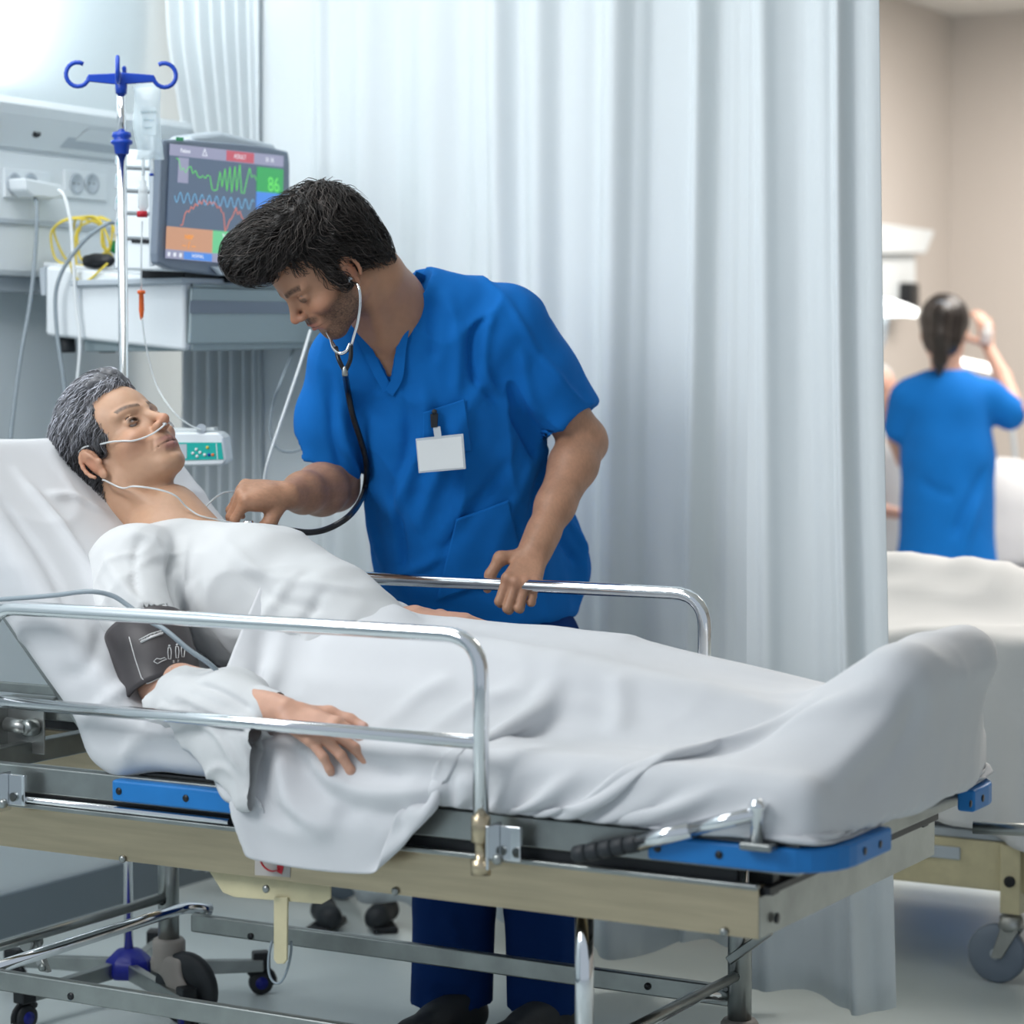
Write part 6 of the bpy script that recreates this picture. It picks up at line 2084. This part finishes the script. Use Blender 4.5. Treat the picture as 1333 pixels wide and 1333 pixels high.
MB().tube([TN(.028 * math.cos(t), -.118 + .0 * t, .075 + .028 * math.sin(t)) for t in np.linspace(0, 6.1, 14)], .006, 8).build('hair_band', M['grey_plastic'], nur)
F = Field(wn(1140, 800) + np.array([-.25, -.35, -.12]), wn(1330, 480) + np.array([.3, .3, .1]), .009)
F.poly([wn(1232, 535), wn(1234, 600), wn(1234, 660), wn(1232, 762)], [.155, .150, .150, .190], .05, flat=(TOW, .80))
F.cap_(wn(1190, 516), wn(1284, 518), .062, .066, .04)
F.poly([wn(1286, 520), wn(1313, 537, -.01)], [.070, .062], .02)
F.poly([wn(1182, 520), wn(1172, 556, .03)], [.066, .058], .02)
F.half(wn(1240, 757), -UP, .004)
F.cap_(wn(1231, 470), wn(1231, 498, .02), .06, .058, .01, True)
V, Q = F.extract(1)
N_ = vnormals(V, Q); V = V + N_ * (.007 * vnoise(V * np.array([1, 1, .5]), 10, 6))[:, None]
V = folds(V, Q, [([(1290, 600), (1265, 660), (1240, 700)], .02, -.012), ([(1280, 640), (1262, 700), (1250, 745)], .02, .012), ([(1190, 620), (1215, 640), (1250, 640)], .02, -.010)])
qmesh('scrub_top', V, Q, M['scrub'], nur)
F = Field(wn(1170, 1180) * np.array([1, 1, 0]) + np.array([-.35, -.35, .05]), wn(1300, 745) + np.array([.3, .3, .05]), .014)
for q in (-1, 1): F.poly([wn(1234 + q * 24, 750), wn(1236 + q * 30, 880), wn(1236 + q * 30, 990)], [.105, .085, .075], .03)
V, Q = F.extract(1)
qmesh('scrub_trousers', V, Q, M['scrub_dark'], nur)
# little bottle in her hand
tag(MB().lathe(wn(1283, 448, .17), [(0, 0), (.020, 0), (.020, .05), (.010, .06), (.010, .075), (0, .075)], (.1, 0, 1), 16).build('vial', M['clear']), 'small clear vial held up in the nurse\'s raised hand', 'vial')

# second patient on the far bed, mostly hidden behind the nurse
fb = empty('hospital_bed', W(1240, 900, d=9.1) * np.array([1, 1, 0]), 'far bed with white bedding behind the nurse', 'bed')
c = W(1250, 760, d=9.15)
MB().box(np.array([c[0], c[1], .30]), (2.0, .9, .10), 0).build('frame', M['cream_steel'], fb, .01)
for sx_ in (-.9, .9):
    for sy_ in (-.38, .38):
        MB().cyl((c[0] + sx_, c[1] + sy_, 0), (c[0] + sx_, c[1] + sy_, .28), .02).build('leg', M['cream_steel'], fb)
F = Field(np.array([c[0] - 1.1, c[1] - .55, .30]), np.array([c[0] + 1.1, c[1] + .55, .95]), .02)
F.rbox((c[0], c[1], .45), (1.0, .45, .12), .06, k=.04)
V, Q = F.extract(2); V += vnormals(V, Q) * (.012 * vnoise(V, 7, 3))[:, None]
qmesh('mattress', V, Q, M['cotton'], fb)
for px, py, r_, lab in ((1162, 645, .15, 'white pillow left of the nurse'), (1318, 665, .15, 'white pillow right of the nurse')):
    p = W(px, py, d=9.2)
    F = Field(p - .36, p + .36, .014)
    F.ell(p, (.26, .12, .20), np.stack([RIGHT, FWD0, UP], 1) @ rot('Y', 12), .02)
    F.cap_(p - UP * .10 - RIGHT * .12, p - UP * .10 + RIGHT * .14, .10, .10, .06)
    V, Q = F.extract(2); V += vnormals(V, Q) * (.015 * vnoise(V, 7, 3))[:, None]
    tag(qmesh('pillow', V, Q, M['cotton']), lab, 'pillow')
p2 = empty('person', W(1152, 560, d=9.0) * np.array([1, 1, 0]), 'bare-armed patient in a white gown partly hidden between the curtain and the nurse', 'person')
T2 = Fr(W(1140, 520, d=9.0), cvec(.4, .1, .9), UP, .95)
F = Field(T2.o - np.array([.35, .35, .75]), T2.o + np.array([.35, .3, .2]), .01)
build_head(F, T2, lid=0, far=True)
F.poly([T2(0, -.02, -.04), T2(0, -.03, -.16)], [.055, .06], .02)
F.cap_(T2(-.15, -.02, -.21), T2(.15, -.02, -.21), .055, .055, .04)
F.poly([T2(.16, -.02, -.2), T2(.20, .0, -.34), T2(.15, .16, -.42), T2(.05, .2, -.45)], [.045, .036, .028, .022], .02)
F.poly([T2(-.16, -.02, -.2), T2(-.20, .0, -.34), T2(-.15, .16, -.42)], [.045, .036, .028], .02)
F.poly([T2(0, 0, -.25), T2(0, 0, -.6)], [.12, .13], .05, flat=(TOW, .7))
V, Q = F.extract(1)
qmesh('body', V, Q, M['skin'], p2, np.tile(np.array((.62, .36, .28)), (len(V), 1)))
F = Field(T2.o - np.array([.4, .4, .8]), T2.o + np.array([.4, .35, -.10]), .011)
F.poly([T2(0, 0, -.24), T2(0, 0, -.62)], [.138, .150], .05, flat=(TOW, .75))
F.cap_(T2(-.15, -.02, -.22), T2(.15, -.02, -.22), .068, .068, .04)
F.poly([T2(.16, -.02, -.2), T2(.19, .0, -.31)], [.064, .058], .02)
F.poly([T2(-.16, -.02, -.2), T2(-.19, .0, -.31)], [.064, .058], .02)
V, Q = F.extract(1)
V = wrinkle(V, vnormals(V, Q), 8, .012, (1, 1, .6), 12)
qmesh('gown', V, Q, M['cotton_warm'], p2)
F = Field(T2.o - .2, T2.o + .2, .01)
F.ell(T2(0, -.03, .06), (.085, .10, .09), T2.R, .02)
V, Q = F.extract(1)
qmesh('hair', V, Q, M['hair_dark'], p2, np.tile(np.array((.5, .5, .5)), (len(V), 1)))

# wall equipment of the far bay
XQ = XW + .12
pn = empty('bedhead_panel', W(1170, 310, X=XW), 'white wall unit behind the nurse, above the exam lamp', 'wall panel')
a, b = W(1120, 285, X=XQ), W(1216, 300, X=XQ)
MB().prism([W(1100, 284, X=XQ), W(1218, 300, X=XQ), W(1206, 330, X=XQ), W(1100, 332, X=XQ)], (-.12, 0, 0)).build('body', M['white_plastic'], pn, .01)
MB().prism([W(1100, 332, X=XQ - .04), W(1192, 332, X=XQ - .04), W(1192, 390, X=XQ - .04), W(1100, 390, X=XQ - .04)], (-.08, 0, 0)).build('socket_board', M['white_plastic'], pn, .006)
tag(MB().box(W(1183, 387, X=XQ - .015), (.06, .10, .12)).build('black_device', M['dark'], None, .01), 'small black device mounted below the far wall unit', 'device')
xl = empty('exam_lamp', W(1160, 402, d=8.9), 'bright slim exam lamp on a grey arm behind the nurse', 'lamp')
M['lamp_glow'] = material('lamp_glow', (1, 1, 1), .4, emit=(.92, 1, 1), estr=2.2)
MB().tube([W(1100, 396, d=8.9), W(1160, 401, d=8.9), W(1180, 404, d=8.9), W(1194, 408, d=8.9)], [.045, .042, .028, .02], 14, flat=.8).build('lamp_head', M['lamp_glow'], xl)
MB().tube(curve_pts([W(1152, 415, d=8.92), W(1149, 440, d=8.92), W(1140, 470, d=8.92), W(1130, 560, d=8.95), W(1130, 560, d=8.95) * np.array([1, 1, 0])], 16), .016, 8).build('lamp_arm', M['light_grey'], xl)
x2 = empty('reading_lamp', W(1268, 478, d=9.6), 'small glowing strip lamp between the nurse and her raised arm', 'lamp')
MB().tube([W(1246, 470, d=9.6), W(1292, 480, d=9.6)], .016, 12).build('lamp_tube', M['lamp_glow'], x2)
MB().tube(curve_pts([W(1292, 482, d=9.62), W(1310, 520, d=9.62), W(1322, 600, d=9.62), W(1325, 700, d=9.62), W(1325, 700, d=9.62) * np.array([1, 1, 0])], 12), .010, 8).build('lamp_arm', M['light_grey'], x2)
